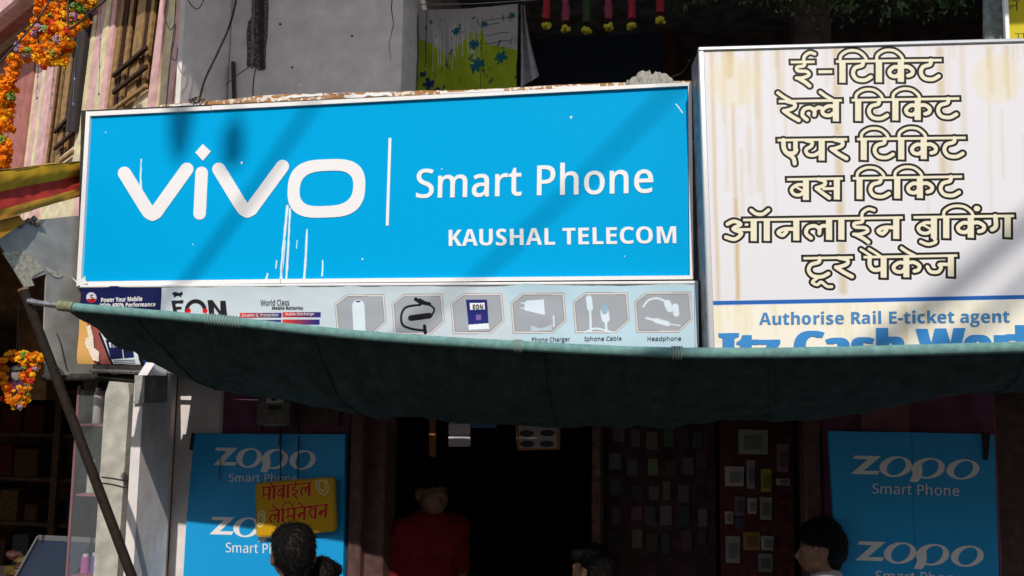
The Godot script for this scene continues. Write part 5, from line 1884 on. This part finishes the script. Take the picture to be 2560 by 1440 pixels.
# ---------------------------------------------------------------- inside the phone shop
func shop_inside() -> void:
	var st := ns()
	var p := thing("wood_post", "pale wooden post standing inside the phone shop", "post", fac(fu(1495, 1200, -1.1), 0.16, -1.1))
	var u0 := fu(1479, 1200, -1.1)
	var u1 := fu(1503, 1200, -1.1)
	fbox(st, u0, u1, 0.161, 2.49, -1.16, -1.1, 0.008)
	obj("post", st, mat(Color(0.36, 0.22, 0.18), 0.8, "rough", 1.5), p)
	st = ns()
	fbox(st, u1 + 0.001, u1 + 0.018, 0.161, 2.49, -1.155, -1.11, 0.003)
	obj("beading", st, mat(Color(0.12, 0.07, 0.06), 0.8, "rough", 1.5), p)
	# counter
	var c := thing("phone_counter", "dark glass topped counter inside the phone shop", "counter", fac(1.9, 0.16, -0.9))
	var cu0 := fu(1000, 1400, -0.9)
	var cu1 := fu(1960, 1400, -0.9)
	st = ns(); fbox(st, cu0, cu1, 0.16, 0.98, -1.05, -0.55, 0.01); obj("front", st, M.brown, c)
	st = ns(); fbox(st, cu0 - 0.02, cu1 + 0.02, 0.981, 1.01, -1.08, -0.5, 0.006); obj("top", st, mat(Color(0.03, 0.03, 0.035), 0.15, "fine", 2.0), c)
	# rail under the ceiling that things hang from
	var r := thing("hanging_rail", "thin steel rail under the shop ceiling with packets on it", "rail", fac(1.6, 2.2, -0.45))
	st = ns(); tube(st, [fac(fu(965, 1020, -0.45), fy(1200, 1012, -0.45), -0.45), fac(fu(2010, 1020, -0.45), fy(1200, 1012, -0.45), -0.45)], 0.008); obj("bar", st, M.steel, r)
	for px in [1010, 1900]:
		st = ns(); var v := fac(fu(px, 1012, -0.45), fy(1200, 1012, -0.45), -0.45); tube(st, [v, Vector3(v.x, 2.52, v.z)], 0.006); obj("hanger", st, M.steel, r)
	var ry := fy(1200, 1012, -0.45)
	var hang := func(called: String, label: String, cat: String, x0: float, x1: float, y0: float, y1: float, m: Material, n: int, w: float) -> Node3D:
		var o := thing(called, label, cat, fq((x0 + x1) / 2, y1, w))
		for k in n:
			var s := ns()
			var a := lerpf(y0, y1, float(k) / n)
			var b := lerpf(y0, y1, (k + 1.0) / n) - (1.5 if n > 1 else 0.0)
			fslab(s, w + 0.004 * (k % 2), 0.02, [[x0 + 2, a], [x1 - 2, a], [x1, a + 4], [x1, b - 4], [x1 - 2, b], [x0 + 2, b], [x0, b - 4], [x0, a + 4]])
			obj("packet", s, m, o)
		var s2 := ns()
		var t := fq((x0 + x1) / 2, y0 + 2, w - 0.01)
		tube(s2, [t, Vector3(t.x, ry, t.z), fac((t - O).dot(U), ry + 0.004, -0.45)], 0.002, 0.002, 4)
		obj("hook", s2, M.steel, o)
		return o
	hang.call("packet_strip", "strip of white packets hanging in the phone shop doorway", "packets", 1121, 1175, 1030, 1118, mat(Color(0.5, 0.46, 0.52), 0.5, "fine", 5.0), 3, -0.42)
	hang.call("blue_packet", "small bright blue packet hanging beside the white packets", "packet", 1178, 1240, 1030, 1070, mat(Color(0.01, 0.10, 0.26), 0.4, "fine", 5.0), 1, -0.42)
	hang.call("orange_strap", "thin orange strap hanging near the man in red", "strap", 1073, 1088, 1030, 1142, mat(Color(0.24, 0.08, 0.02), 0.7, "fine", 5.0), 1, -0.40)
	# card of sunglasses
	var g := thing("sunglasses_card", "orange edged card of dark sunglasses hanging in the doorway", "card", fq(1345, 1124, -0.42))
	st = ns(); fslab(st, -0.42, 0.006, [[1290, 1045], [1397, 1045], [1401, 1080], [1399, 1124], [1294, 1126], [1289, 1090]]); obj("card", st, mat(Color(0.3, 0.12, 0.03), 0.6, "fine", 5.0), g)
	st = ns(); fslab(st, -0.414, 0.005, [[1297, 1050], [1392, 1050], [1392, 1119], [1299, 1120]]); obj("sleeve", st, mat(Color(0.34, 0.32, 0.31), 0.4, "fine", 5.0), g)
	for k in [[1316, 1084], [1368, 1083], [1318, 1110], [1366, 1110]]:
		st = ns()
		var pts := []
		for i in 14:
			pts.append([k[0] + 18 * cos(TAU * i / 14), k[1] + 8 * sin(TAU * i / 14)])
		fslab(st, -0.405, 0.008, pts)
		obj("lens", st, M.wire, g)
	st = ns(); var tq := fq(1345, 1047, -0.43); tube(st, [tq, fac((tq - O).dot(U), ry + 0.004, -0.45)], 0.002, 0.002, 4); obj("hook", st, M.steel, g)
	# board of blister packs by the far jamb
	var bd := thing("packet_board", "dark red display board of hanging packets by the far jamb", "board", fac(fu(1900, 1300, -0.6), 0.16, -0.6))
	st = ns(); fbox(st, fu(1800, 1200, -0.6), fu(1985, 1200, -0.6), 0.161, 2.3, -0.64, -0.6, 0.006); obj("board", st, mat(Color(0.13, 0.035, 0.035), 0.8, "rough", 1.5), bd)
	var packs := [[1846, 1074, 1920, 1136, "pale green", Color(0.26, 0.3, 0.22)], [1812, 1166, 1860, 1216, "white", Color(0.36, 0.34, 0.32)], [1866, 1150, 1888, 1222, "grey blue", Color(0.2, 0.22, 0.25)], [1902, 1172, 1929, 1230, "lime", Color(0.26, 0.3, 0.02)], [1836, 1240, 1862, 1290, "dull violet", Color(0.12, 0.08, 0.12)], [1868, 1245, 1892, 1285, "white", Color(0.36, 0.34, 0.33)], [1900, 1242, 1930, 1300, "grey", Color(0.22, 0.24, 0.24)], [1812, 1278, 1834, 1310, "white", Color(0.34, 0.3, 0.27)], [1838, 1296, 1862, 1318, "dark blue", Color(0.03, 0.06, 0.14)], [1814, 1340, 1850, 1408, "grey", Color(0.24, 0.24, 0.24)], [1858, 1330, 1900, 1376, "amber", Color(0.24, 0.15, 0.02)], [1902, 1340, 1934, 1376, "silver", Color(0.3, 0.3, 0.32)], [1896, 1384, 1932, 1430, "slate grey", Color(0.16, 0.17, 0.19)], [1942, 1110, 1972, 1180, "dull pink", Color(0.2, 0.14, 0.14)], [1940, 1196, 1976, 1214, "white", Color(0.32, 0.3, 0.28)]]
	for k in packs.size():
		var q = packs[k]
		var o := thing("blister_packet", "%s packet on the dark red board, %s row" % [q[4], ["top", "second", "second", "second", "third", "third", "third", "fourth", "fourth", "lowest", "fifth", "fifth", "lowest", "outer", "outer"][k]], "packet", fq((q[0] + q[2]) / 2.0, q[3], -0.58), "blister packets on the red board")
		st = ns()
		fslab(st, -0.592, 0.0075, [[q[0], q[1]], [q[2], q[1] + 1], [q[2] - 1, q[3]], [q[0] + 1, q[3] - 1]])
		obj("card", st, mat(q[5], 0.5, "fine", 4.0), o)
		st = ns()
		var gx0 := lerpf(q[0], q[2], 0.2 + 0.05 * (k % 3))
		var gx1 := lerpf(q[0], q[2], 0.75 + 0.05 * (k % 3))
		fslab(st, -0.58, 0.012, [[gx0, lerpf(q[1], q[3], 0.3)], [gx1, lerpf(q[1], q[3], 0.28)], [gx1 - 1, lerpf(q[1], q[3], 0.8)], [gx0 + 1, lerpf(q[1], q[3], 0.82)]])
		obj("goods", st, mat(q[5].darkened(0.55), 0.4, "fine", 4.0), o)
	# a second board of dim packets deeper in, behind the wooden post
	var b2 := thing("packet_board", "plum coloured display board of dim packets behind the wooden post", "board", fac(fu(1650, 1300, -1.3), 0.16, -1.3))
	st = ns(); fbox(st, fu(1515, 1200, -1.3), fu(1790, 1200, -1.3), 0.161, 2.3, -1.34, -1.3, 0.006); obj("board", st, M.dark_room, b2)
	for row in 5:
		for q in 6:
			var x := 1530.0 + q * 42 + rng.randf_range(-9, 9)
			var y := 1078.0 + row * 64 + rng.randf_range(-11, 11)
			var ww := rng.randf_range(18, 32)
			var hh := rng.randf_range(34, 52)
			var tone := rng.randf_range(0.03, 0.18)
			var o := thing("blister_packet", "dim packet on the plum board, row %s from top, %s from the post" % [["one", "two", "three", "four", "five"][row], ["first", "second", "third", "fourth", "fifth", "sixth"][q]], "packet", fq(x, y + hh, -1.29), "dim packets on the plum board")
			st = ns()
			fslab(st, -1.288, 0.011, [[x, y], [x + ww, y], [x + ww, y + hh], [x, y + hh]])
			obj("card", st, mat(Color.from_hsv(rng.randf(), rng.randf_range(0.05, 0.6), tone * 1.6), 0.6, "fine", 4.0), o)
	# dim cartons on the back wall
	var rk := thing("stock_shelf", "dark shelves of stock on the back wall of the phone shop", "shelves", fac(2.0, 0.16, -3.6))
	for i in 5:
		st = ns(); fbox(st, 0.9, 3.6, 0.7 + i * 0.38, 0.73 + i * 0.38, -3.84, -3.5); obj("shelf", st, M.brown, rk)
	for u in [0.9, 2.2, 3.6]:
		st = ns(); fbox(st, u - 0.03, u + 0.03, 0.16, 2.45, -3.49, -3.44); obj("upright", st, M.brown, rk)

# ---------------------------------------------------------------- people
func nets(st: SurfaceTool, bones: Array, cell: float, k: float, nz: FastNoiseLite = null, amp := 0.0) -> void:
	var lo := Vector3.INF
	var hi := -Vector3.INF
	for b in bones:
		for q in [[b[0], b[2]], [b[1], b[3]]]:
			lo = lo.min(q[0] - Vector3.ONE * (q[1] + k + cell * 3))
			hi = hi.max(q[0] + Vector3.ONE * (q[1] + k + cell * 3))
	var nx := int((hi.x - lo.x) / cell) + 2
	var ny := int((hi.y - lo.y) / cell) + 2
	var nzz := int((hi.z - lo.z) / cell) + 2
	var v := PackedFloat32Array()
	v.resize(nx * ny * nzz)
	v.fill(9.0)
	for b in bones:
		var a: Vector3 = b[0]
		var ab: Vector3 = b[1] - b[0]
		var l2 := maxf(ab.length_squared(), 1e-9)
		var rr := maxf(b[2], b[3]) + k + cell * 2
		var m0: Vector3 = (a.min(b[1]) - Vector3.ONE * rr - lo) / cell
		var m1: Vector3 = (a.max(b[1]) + Vector3.ONE * rr - lo) / cell
		for iy in range(maxi(0, int(m0.y)), mini(ny, int(m1.y) + 2)):
			for iz in range(maxi(0, int(m0.z)), mini(nzz, int(m1.z) + 2)):
				var row := (iy * nzz + iz) * nx
				for ix in range(maxi(0, int(m0.x)), mini(nx, int(m1.x) + 2)):
					var p := lo + Vector3(ix, iy, iz) * cell
					var t := clampf((p - a).dot(ab) / l2, 0.0, 1.0)
					var d: float = (p - a - ab * t).length() - lerpf(b[2], b[3], t)
					var e := v[row + ix]
					if e < 8.0:
						var h := maxf(k - absf(e - d), 0.0) / k
						d = minf(e, d) - h * h * k * 0.25
					v[row + ix] = d
	if nz:
		for iy in ny:
			for iz in nzz:
				for ix in nx:
					var q := (iy * nzz + iz) * nx + ix
					if absf(v[q]) < 0.05:
						v[q] += amp * nz.get_noise_3d(ix * cell, iy * cell, iz * cell)
	var ids := PackedInt32Array()
	ids.resize(nx * ny * nzz)
	ids.fill(-1)
	var verts := PackedVector3Array()
	var norms := PackedVector3Array()
	var sx := 1
	var sz := nx
	var sy := nx * nzz
	var off := [0, sx, sz, sx + sz, sy, sy + sx, sy + sz, sy + sx + sz]
	var cn := [Vector3(0, 0, 0), Vector3(1, 0, 0), Vector3(0, 0, 1), Vector3(1, 0, 1), Vector3(0, 1, 0), Vector3(1, 1, 0), Vector3(0, 1, 1), Vector3(1, 1, 1)]
	var edges := [[0, 1], [2, 3], [4, 5], [6, 7], [0, 2], [1, 3], [4, 6], [5, 7], [0, 4], [1, 5], [2, 6], [3, 7]]
	for iy in ny - 1:
		for iz in nzz - 1:
			for ix in nx - 1:
				var q := iy * sy + iz * sz + ix
				if v[q] > 3.0 * cell or v[q] < -3.0 * cell:
					continue
				var neg := 0
				for o in off:
					if v[q + o] < 0.0: neg += 1
				if neg == 0 or neg == 8:
					continue
				var s := Vector3.ZERO
				var cnt := 0
				for e in edges:
					var va := v[q + off[e[0]]]
					var vb := v[q + off[e[1]]]
					if (va < 0.0) != (vb < 0.0):
						s += cn[e[0]].lerp(cn[e[1]], va / (va - vb))
						cnt += 1
				ids[q] = verts.size()
				verts.append(lo + (Vector3(ix, iy, iz) + s / cnt) * cell)
				norms.append(Vector3(v[q + sx] - v[q] + v[q + sx + sy + sz] - v[q + sy + sz], v[q + sy] - v[q] + v[q + sy + sx + sz] - v[q + sx + sz], v[q + sz] - v[q] + v[q + sx + sy + sz] - v[q + sx + sy]).normalized())
	for iy in range(1, ny - 1):
		for iz in range(1, nzz - 1):
			for ix in range(1, nx - 1):
				var q := iy * sy + iz * sz + ix
				for e in [[sx, sy, sz], [sy, sz, sx], [sz, sx, sy]]:
					if (v[q] < 0.0) != (v[q + e[0]] < 0.0):
						var f := [ids[q], ids[q - e[1]], ids[q - e[1] - e[2]], ids[q - e[2]]]
						if f.min() < 0:
							continue
						for w in [[0, 1, 2], [0, 2, 3]]:
							ntri(st, verts[f[w[0]]], norms[f[w[0]]], verts[f[w[1]]], norms[f[w[1]]], verts[f[w[2]]], norms[f[w[2]]])

func limb(a: Vector3, b: Vector3, ra: float, rb: float) -> Array:
	return [a, b, ra, rb]

var kit := {}
func body_kit() -> void:
	var H := [limb(Vector3(0, 1.605, -0.012), Vector3(0, 1.60, -0.03), 0.088, 0.086), limb(Vector3(-0.02, 1.545, 0.03), Vector3(0.02, 1.545, 0.03), 0.064, 0.064), limb(Vector3(-0.012, 1.502, 0.05), Vector3(0.012, 1.502, 0.05), 0.035, 0.035), limb(Vector3(0, 1.562, 0.094), Vector3(0, 1.538, 0.108), 0.009, 0.013), limb(Vector3(-0.018, 1.513, 0.09), Vector3(0.018, 1.513, 0.09), 0.008, 0.008), limb(Vector3(-0.034, 1.588, 0.076), Vector3(0.034, 1.588, 0.076), 0.016, 0.016)]
	for s in [-1.0, 1.0]:
		H.append(limb(Vector3(s * 0.083, 1.585, -0.008), Vector3(s * 0.09, 1.55, -0.004), 0.016, 0.011))
		H.append(limb(Vector3(s * 0.092, 1.59, -0.02), Vector3(s * 0.094, 1.56, -0.016), 0.008, 0.006))
	var neck := [limb(Vector3(0, 1.38, -0.03), Vector3(0, 1.52, -0.012), 0.058, 0.052)]
	var B := [limb(Vector3(-0.09, 1.3, 0), Vector3(0.09, 1.3, 0), 0.1, 0.1), limb(Vector3(-0.07, 1.1, 0), Vector3(0.07, 1.1, 0), 0.095, 0.095), limb(Vector3(-0.08, 0.95, 0), Vector3(0.08, 0.95, 0), 0.105, 0.105), limb(Vector3(-0.05, 1.4, -0.02), Vector3(0.05, 1.4, -0.02), 0.06, 0.06)]
	var legs := []
	var arms := []
	for s in [-1.0, 1.0]:
		B.append(limb(Vector3(s * 0.07, 1.385, -0.01), Vector3(s * 0.17, 1.365, -0.01), 0.055, 0.06))
		arms.append(limb(Vector3(s * 0.18, 1.36, -0.01), Vector3(s * 0.225, 1.09, -0.02), 0.055, 0.042))
		arms.append(limb(Vector3(s * 0.225, 1.09, -0.02), Vector3(s * 0.235, 0.86, 0.05), 0.041, 0.028))
		legs.append(limb(Vector3(s * 0.09, 0.92, 0), Vector3(s * 0.1, 0.5, 0.01), 0.088, 0.058))
		legs.append(limb(Vector3(s * 0.1, 0.5, 0.01), Vector3(s * 0.1, 0.09, -0.02), 0.056, 0.038))
		legs.append(limb(Vector3(s * 0.1, 0.045, -0.05), Vector3(s * 0.115, 0.035, 0.14), 0.043, 0.034))
	var st := ns()
	nets(st, B + arms + legs + neck, 0.016, 0.04)
	nets(st, H + neck, 0.006, 0.022)
	for s in [-1.0, 1.0]:
		var wr := Vector3(s * 0.235, 0.86, 0.05)
		var F := [limb(wr, wr + Vector3(0, -0.05, 0.01), 0.024, 0.022), limb(wr + Vector3(0, -0.05, -0.012), wr + Vector3(0, -0.095, -0.016), 0.016, 0.014), limb(wr + Vector3(0, -0.05, 0.02), wr + Vector3(0, -0.095, 0.036), 0.016, 0.014)]
		for f in 4:
			var base := wr + Vector3(0, -0.095, -0.022 + f * 0.02)
			var ln: float = [0.055, 0.07, 0.078, 0.068][f]
			F.append(limb(base, base + Vector3(-s * 0.008, -ln * 0.5, 0.002), 0.0088, 0.0084))
			F.append(limb(base + Vector3(-s * 0.008, -ln * 0.5, 0.002), base + Vector3(-s * 0.028, -ln * 0.92, 0.004), 0.0084, 0.007))
		F.append(limb(wr + Vector3(0, -0.035, 0.025), wr + Vector3(-s * 0.012, -0.07, 0.055), 0.012, 0.0105))
		F.append(limb(wr + Vector3(-s * 0.012, -0.07, 0.055), wr + Vector3(-s * 0.02, -0.1, 0.06), 0.0105, 0.0085))
		nets(st, F, 0.0045, 0.008)
	kit.body = st.commit()
	var shirt := []
	for b in B:
		shirt.append([b[0], b[1], b[2] + 0.016, b[3] + 0.016])
	for s in [-1.0, 1.0]:
		shirt.append(limb(Vector3(s * 0.18, 1.36, -0.01), Vector3(s * 0.222, 1.14, -0.02), 0.074, 0.066))
	shirt.append(limb(Vector3(0, 1.41, -0.04), Vector3(0, 1.435, -0.034), 0.068, 0.066))
	var nz := FastNoiseLite.new(); nz.seed = 61; nz.frequency = 9.0
	st = ns(); nets(st, shirt, 0.014, 0.04, nz, 0.012); kit.shirt = st.commit()
	var pants := []
	for b in legs:
		if b[0].y > 0.3:
			pants.append([b[0], b[1] + (Vector3(0, 0.03, 0) if b[1].y < 0.3 else Vector3.ZERO), b[2] + 0.018, b[3] + 0.022])
	pants.append(limb(Vector3(-0.08, 0.95, 0), Vector3(0.08, 0.95, 0), 0.124, 0.124))
	st = ns(); nets(st, pants, 0.016, 0.03, nz, 0.012); kit.pants = st.commit()
	# cropped hair: cap over crown and nape, roughened
	var hn := FastNoiseLite.new(); hn.seed = 71; hn.frequency = 42.0; hn.fractal_octaves = 3
	for v in 2:
		var hb := [limb(Vector3(0, 1.628, -0.02), Vector3(0, 1.61, -0.036), 0.09, 0.088), limb(Vector3(0, 1.56, -0.05), Vector3(0, 1.53, -0.045), 0.068, 0.052), limb(Vector3(-0.05, 1.655, 0.045), Vector3(0.05, 1.66, 0.045), 0.036, 0.036)]
		for sd in [-1.0, 1.0]:
			hb.append(limb(Vector3(sd * 0.05, 1.62, -0.03), Vector3(sd * 0.05, 1.575, -0.045), 0.045, 0.036))
		if v == 1:
			hb.append(limb(Vector3(-0.01, 1.652, -0.02), Vector3(0.02, 1.65, 0.01), 0.078, 0.076))
			hb.append(limb(Vector3(0.03, 1.66, 0.05), Vector3(0.06, 1.655, 0.04), 0.034, 0.028))
		st = ns(); nets(st, hb, 0.006, 0.02, hn, 0.007)
		var m: ArrayMesh = st.commit()
		var arr := m.surface_get_arrays(0)
		var vs: PackedVector3Array = arr[Mesh.ARRAY_VERTEX]
		var nn: PackedVector3Array = arr[Mesh.ARRAY_NORMAL]
		st = ns()
		st.append_from(m, 0, Transform3D.IDENTITY)
		var r := RandomNumberGenerator.new(); r.seed = 77 + v
		for j in 3600:
			var q := r.randi() % vs.size()
			var p := vs[q] - nn[q] * 0.003
			var whorl := Vector3(0.02, 1.7, -0.05)
			var along := (p - whorl)
			along = (along - nn[q] * along.dot(nn[q])).normalized()
			along = (along * 0.9 + nn[q] * 0.2 + Vector3(r.randf_range(-1, 1), r.randf_range(-1, 1), r.randf_range(-1, 1)) * 0.25).normalized()
			var side := along.cross(nn[q]).normalized() * 0.0014
			var ln := r.randf_range(0.016, 0.036)
			flat_tri(st, p - side, p + side, p + along * ln, p - nn[q])
		kit["hair%d" % v] = st.commit()

func hair_mat() -> StandardMaterial3D:
	if not M.has("hair"):
		M.hair = mat(Color(0.005, 0.0045, 0.004), 0.5, "")
		M.hair.metallic_specular = 0.2
	return M.hair

func person(label: String, base: Vector3, yaw: float, tall: float, shirt: Color, skin: Color, hair := 0, lean := 0.0) -> Node3D:
	if kit.is_empty():
		body_kit()
	var o := Node3D.new()
	o.name = numbered("person")
	add_child(o)
	tag(o, label, "person")
	var s := tall / 1.715
	o.transform = Transform3D(Basis(UP, yaw) * Basis(Vector3.RIGHT, lean) * Basis.from_scale(Vector3.ONE * s), base)
	var sm := mat(skin, 0.55, "fine", 4.0)
	var bd := MeshInstance3D.new(); bd.name = "body"; bd.mesh = kit.body; bd.material_override = sm; o.add_child(bd)
	for k in [["hair", "hair%d" % hair, hair_mat()], ["shirt", "shirt", mat(shirt, 0.9, "blotch", 3.0)], ["trousers", "pants", mat(Color(0.03, 0.035, 0.05), 0.9, "blotch", 3.0)]]:
		var c := MeshInstance3D.new(); c.name = k[0]; c.mesh = kit[k[1]]; c.material_override = k[2]; bd.add_child(c)
	# eyes and brows
	for k in [-1.0, 1.0]:
		var st := ns()
		blob(st, Vector3(k * 0.031, 1.568, 0.084), Vector3(0.013, 0.008, 0.008), 0.0, 6, 10)
		var e := put("eye", st.commit(), mat(Color(0.5, 0.48, 0.45), 0.3, ""), bd); e.position = Vector3.ZERO
		st = ns()
		blob(st, Vector3(k * 0.031, 1.568, 0.0915), Vector3(0.006, 0.006, 0.002), 0.0, 5, 8)
		e = put("iris", st.commit(), M.wire, bd); e.position = Vector3.ZERO
		st = ns()
		blob(st, Vector3(k * 0.033, 1.592, 0.089), Vector3(0.019, 0.004, 0.005), 0.1, 5, 8)
		e = put("brow", st.commit(), M.wire, bd); e.position = Vector3.ZERO
	return o

func people() -> void:
	var skin := Color(0.19, 0.095, 0.055)
	var stand := func(px: float, py: float, d: float) -> Vector3:
		# foot point under a head whose top shows at this picture point
		return at(px, py, d)
	var a: Vector3 = stand.call(736, 1314, 4.05)
	person("man with cropped black hair seen from behind, below the yellow sign", Vector3(a.x, 0, a.z), PI + 0.35, a.y, Color(0.06, 0.06, 0.08), skin, 1)
	a = stand.call(808, 1398, 4.25)
	person("person with bushy dark hair just behind the cropped haired man", Vector3(a.x, 0, a.z), PI - 0.4, a.y, Color(0.03, 0.03, 0.04), skin, 1)
	a = stand.call(1058, 1166, 5.15)
	var red := person("man in a red polo shirt looking down inside the shop", Vector3(a.x, 0.16, a.z), 0.55, a.y - 0.16, Color(0.22, 0.012, 0.016), skin, 0, 0.08)
	a = stand.call(1478, 1358, 4.35)
	person("dark haired person low at the picture bottom before the wooden post", Vector3(a.x, 0, a.z), PI + 0.9, a.y, Color(0.05, 0.05, 0.05), skin, 0)
	a = stand.call(2050, 1300, 4.25)
	person("man in a white collar facing the shop beside the dim blue poster", Vector3(a.x, 0, a.z), -PI / 2 - 0.3, a.y, Color(0.5, 0.5, 0.52), skin, 1)

# ---------------------------------------------------------------- what hangs over the street and shades the boards
func overhead() -> void:
	# each cable runs so that its shadow crosses two points of the boards
	var far := func(p: Vector3, d: float) -> Vector3:
		return p + sun_to * d
	var runs := [
		["overhead cable bundle whose shadow crosses the blue sign near its word mark", fq(365, 740, 0), fq(645, 360, 0), 11.0, 13.5, 0.022],
		["overhead cable bundle whose shadow crosses the middle of the blue sign", fq(1080, 690, 0), fq(1560, 230, 0), 12.0, 14.5, 0.016],
		["overhead cable bundle whose shadow crosses the lower ticket sign", on(PT, 2040, 860), on(PT, 2600, 400), 12.0, 15.0, 0.045],
		["overhead cable bundle whose shadow crosses the corner of the ticket sign", on(PT, 2240, 860), on(PT, 2640, 500), 12.5, 15.5, 0.034],
	]
	for k in runs:
		var p0: Vector3 = far.call(k[1], k[3])
		var p1: Vector3 = far.call(k[2], k[4])
		var dir := (p1 - p0)
		var a := p0 - dir * 1.2
		var b := p1 + dir * 1.6
		var pts := []
		for i in 25:
			var t := i / 24.0
			pts.append(a.lerp(b, t) - UP * 0.25 * sin(PI * t))
		var o := thing("overhead_cable", k[0], "cable", a, "overhead cables")
		var st := ns()
		tube(st, pts, k[5], k[5], 8, 0.1)
		obj("bundle", st, M.wire, o)
	# street lamp and junction box hung on the lines
	var c: Vector3 = far.call(fq(452, 300, 0), 13.0)
	var j := thing("street_lamp", "street lamp head hung above the street before the blue sign", "lamp", c)
	var st := ns()
	blob(st, c, Vector3(0.075, 0.24, 0.075), 0.06, 8, 10)
	obj("lamp_head", st, M.alu, j)
	st = ns()
	tube(st, [c + UP * 0.24, c + UP * 3.5 + Vector3(0.2, 0, 1.0)], 0.03, 0.03, 8)
	obj("arm", st, M.rust, j)
	c = far.call(fq(583, 362, 0), 13.2)
	var jb := thing("junction_box", "cable junction box hung above the street beside the lamp", "box", c)
	st = ns()
	cbox(st, Transform3D(Basis(UP, 0.4), c), Vector3(0.12, 0.22, 0.1), 0.02)
	obj("case", st, M.back, jb)
	st = ns()
	tube(st, [c + UP * 0.11, c + UP * 3.4 + Vector3(0, 0, 1.0)], 0.012, 0.012, 6)
	obj("hanger", st, M.wire, jb)
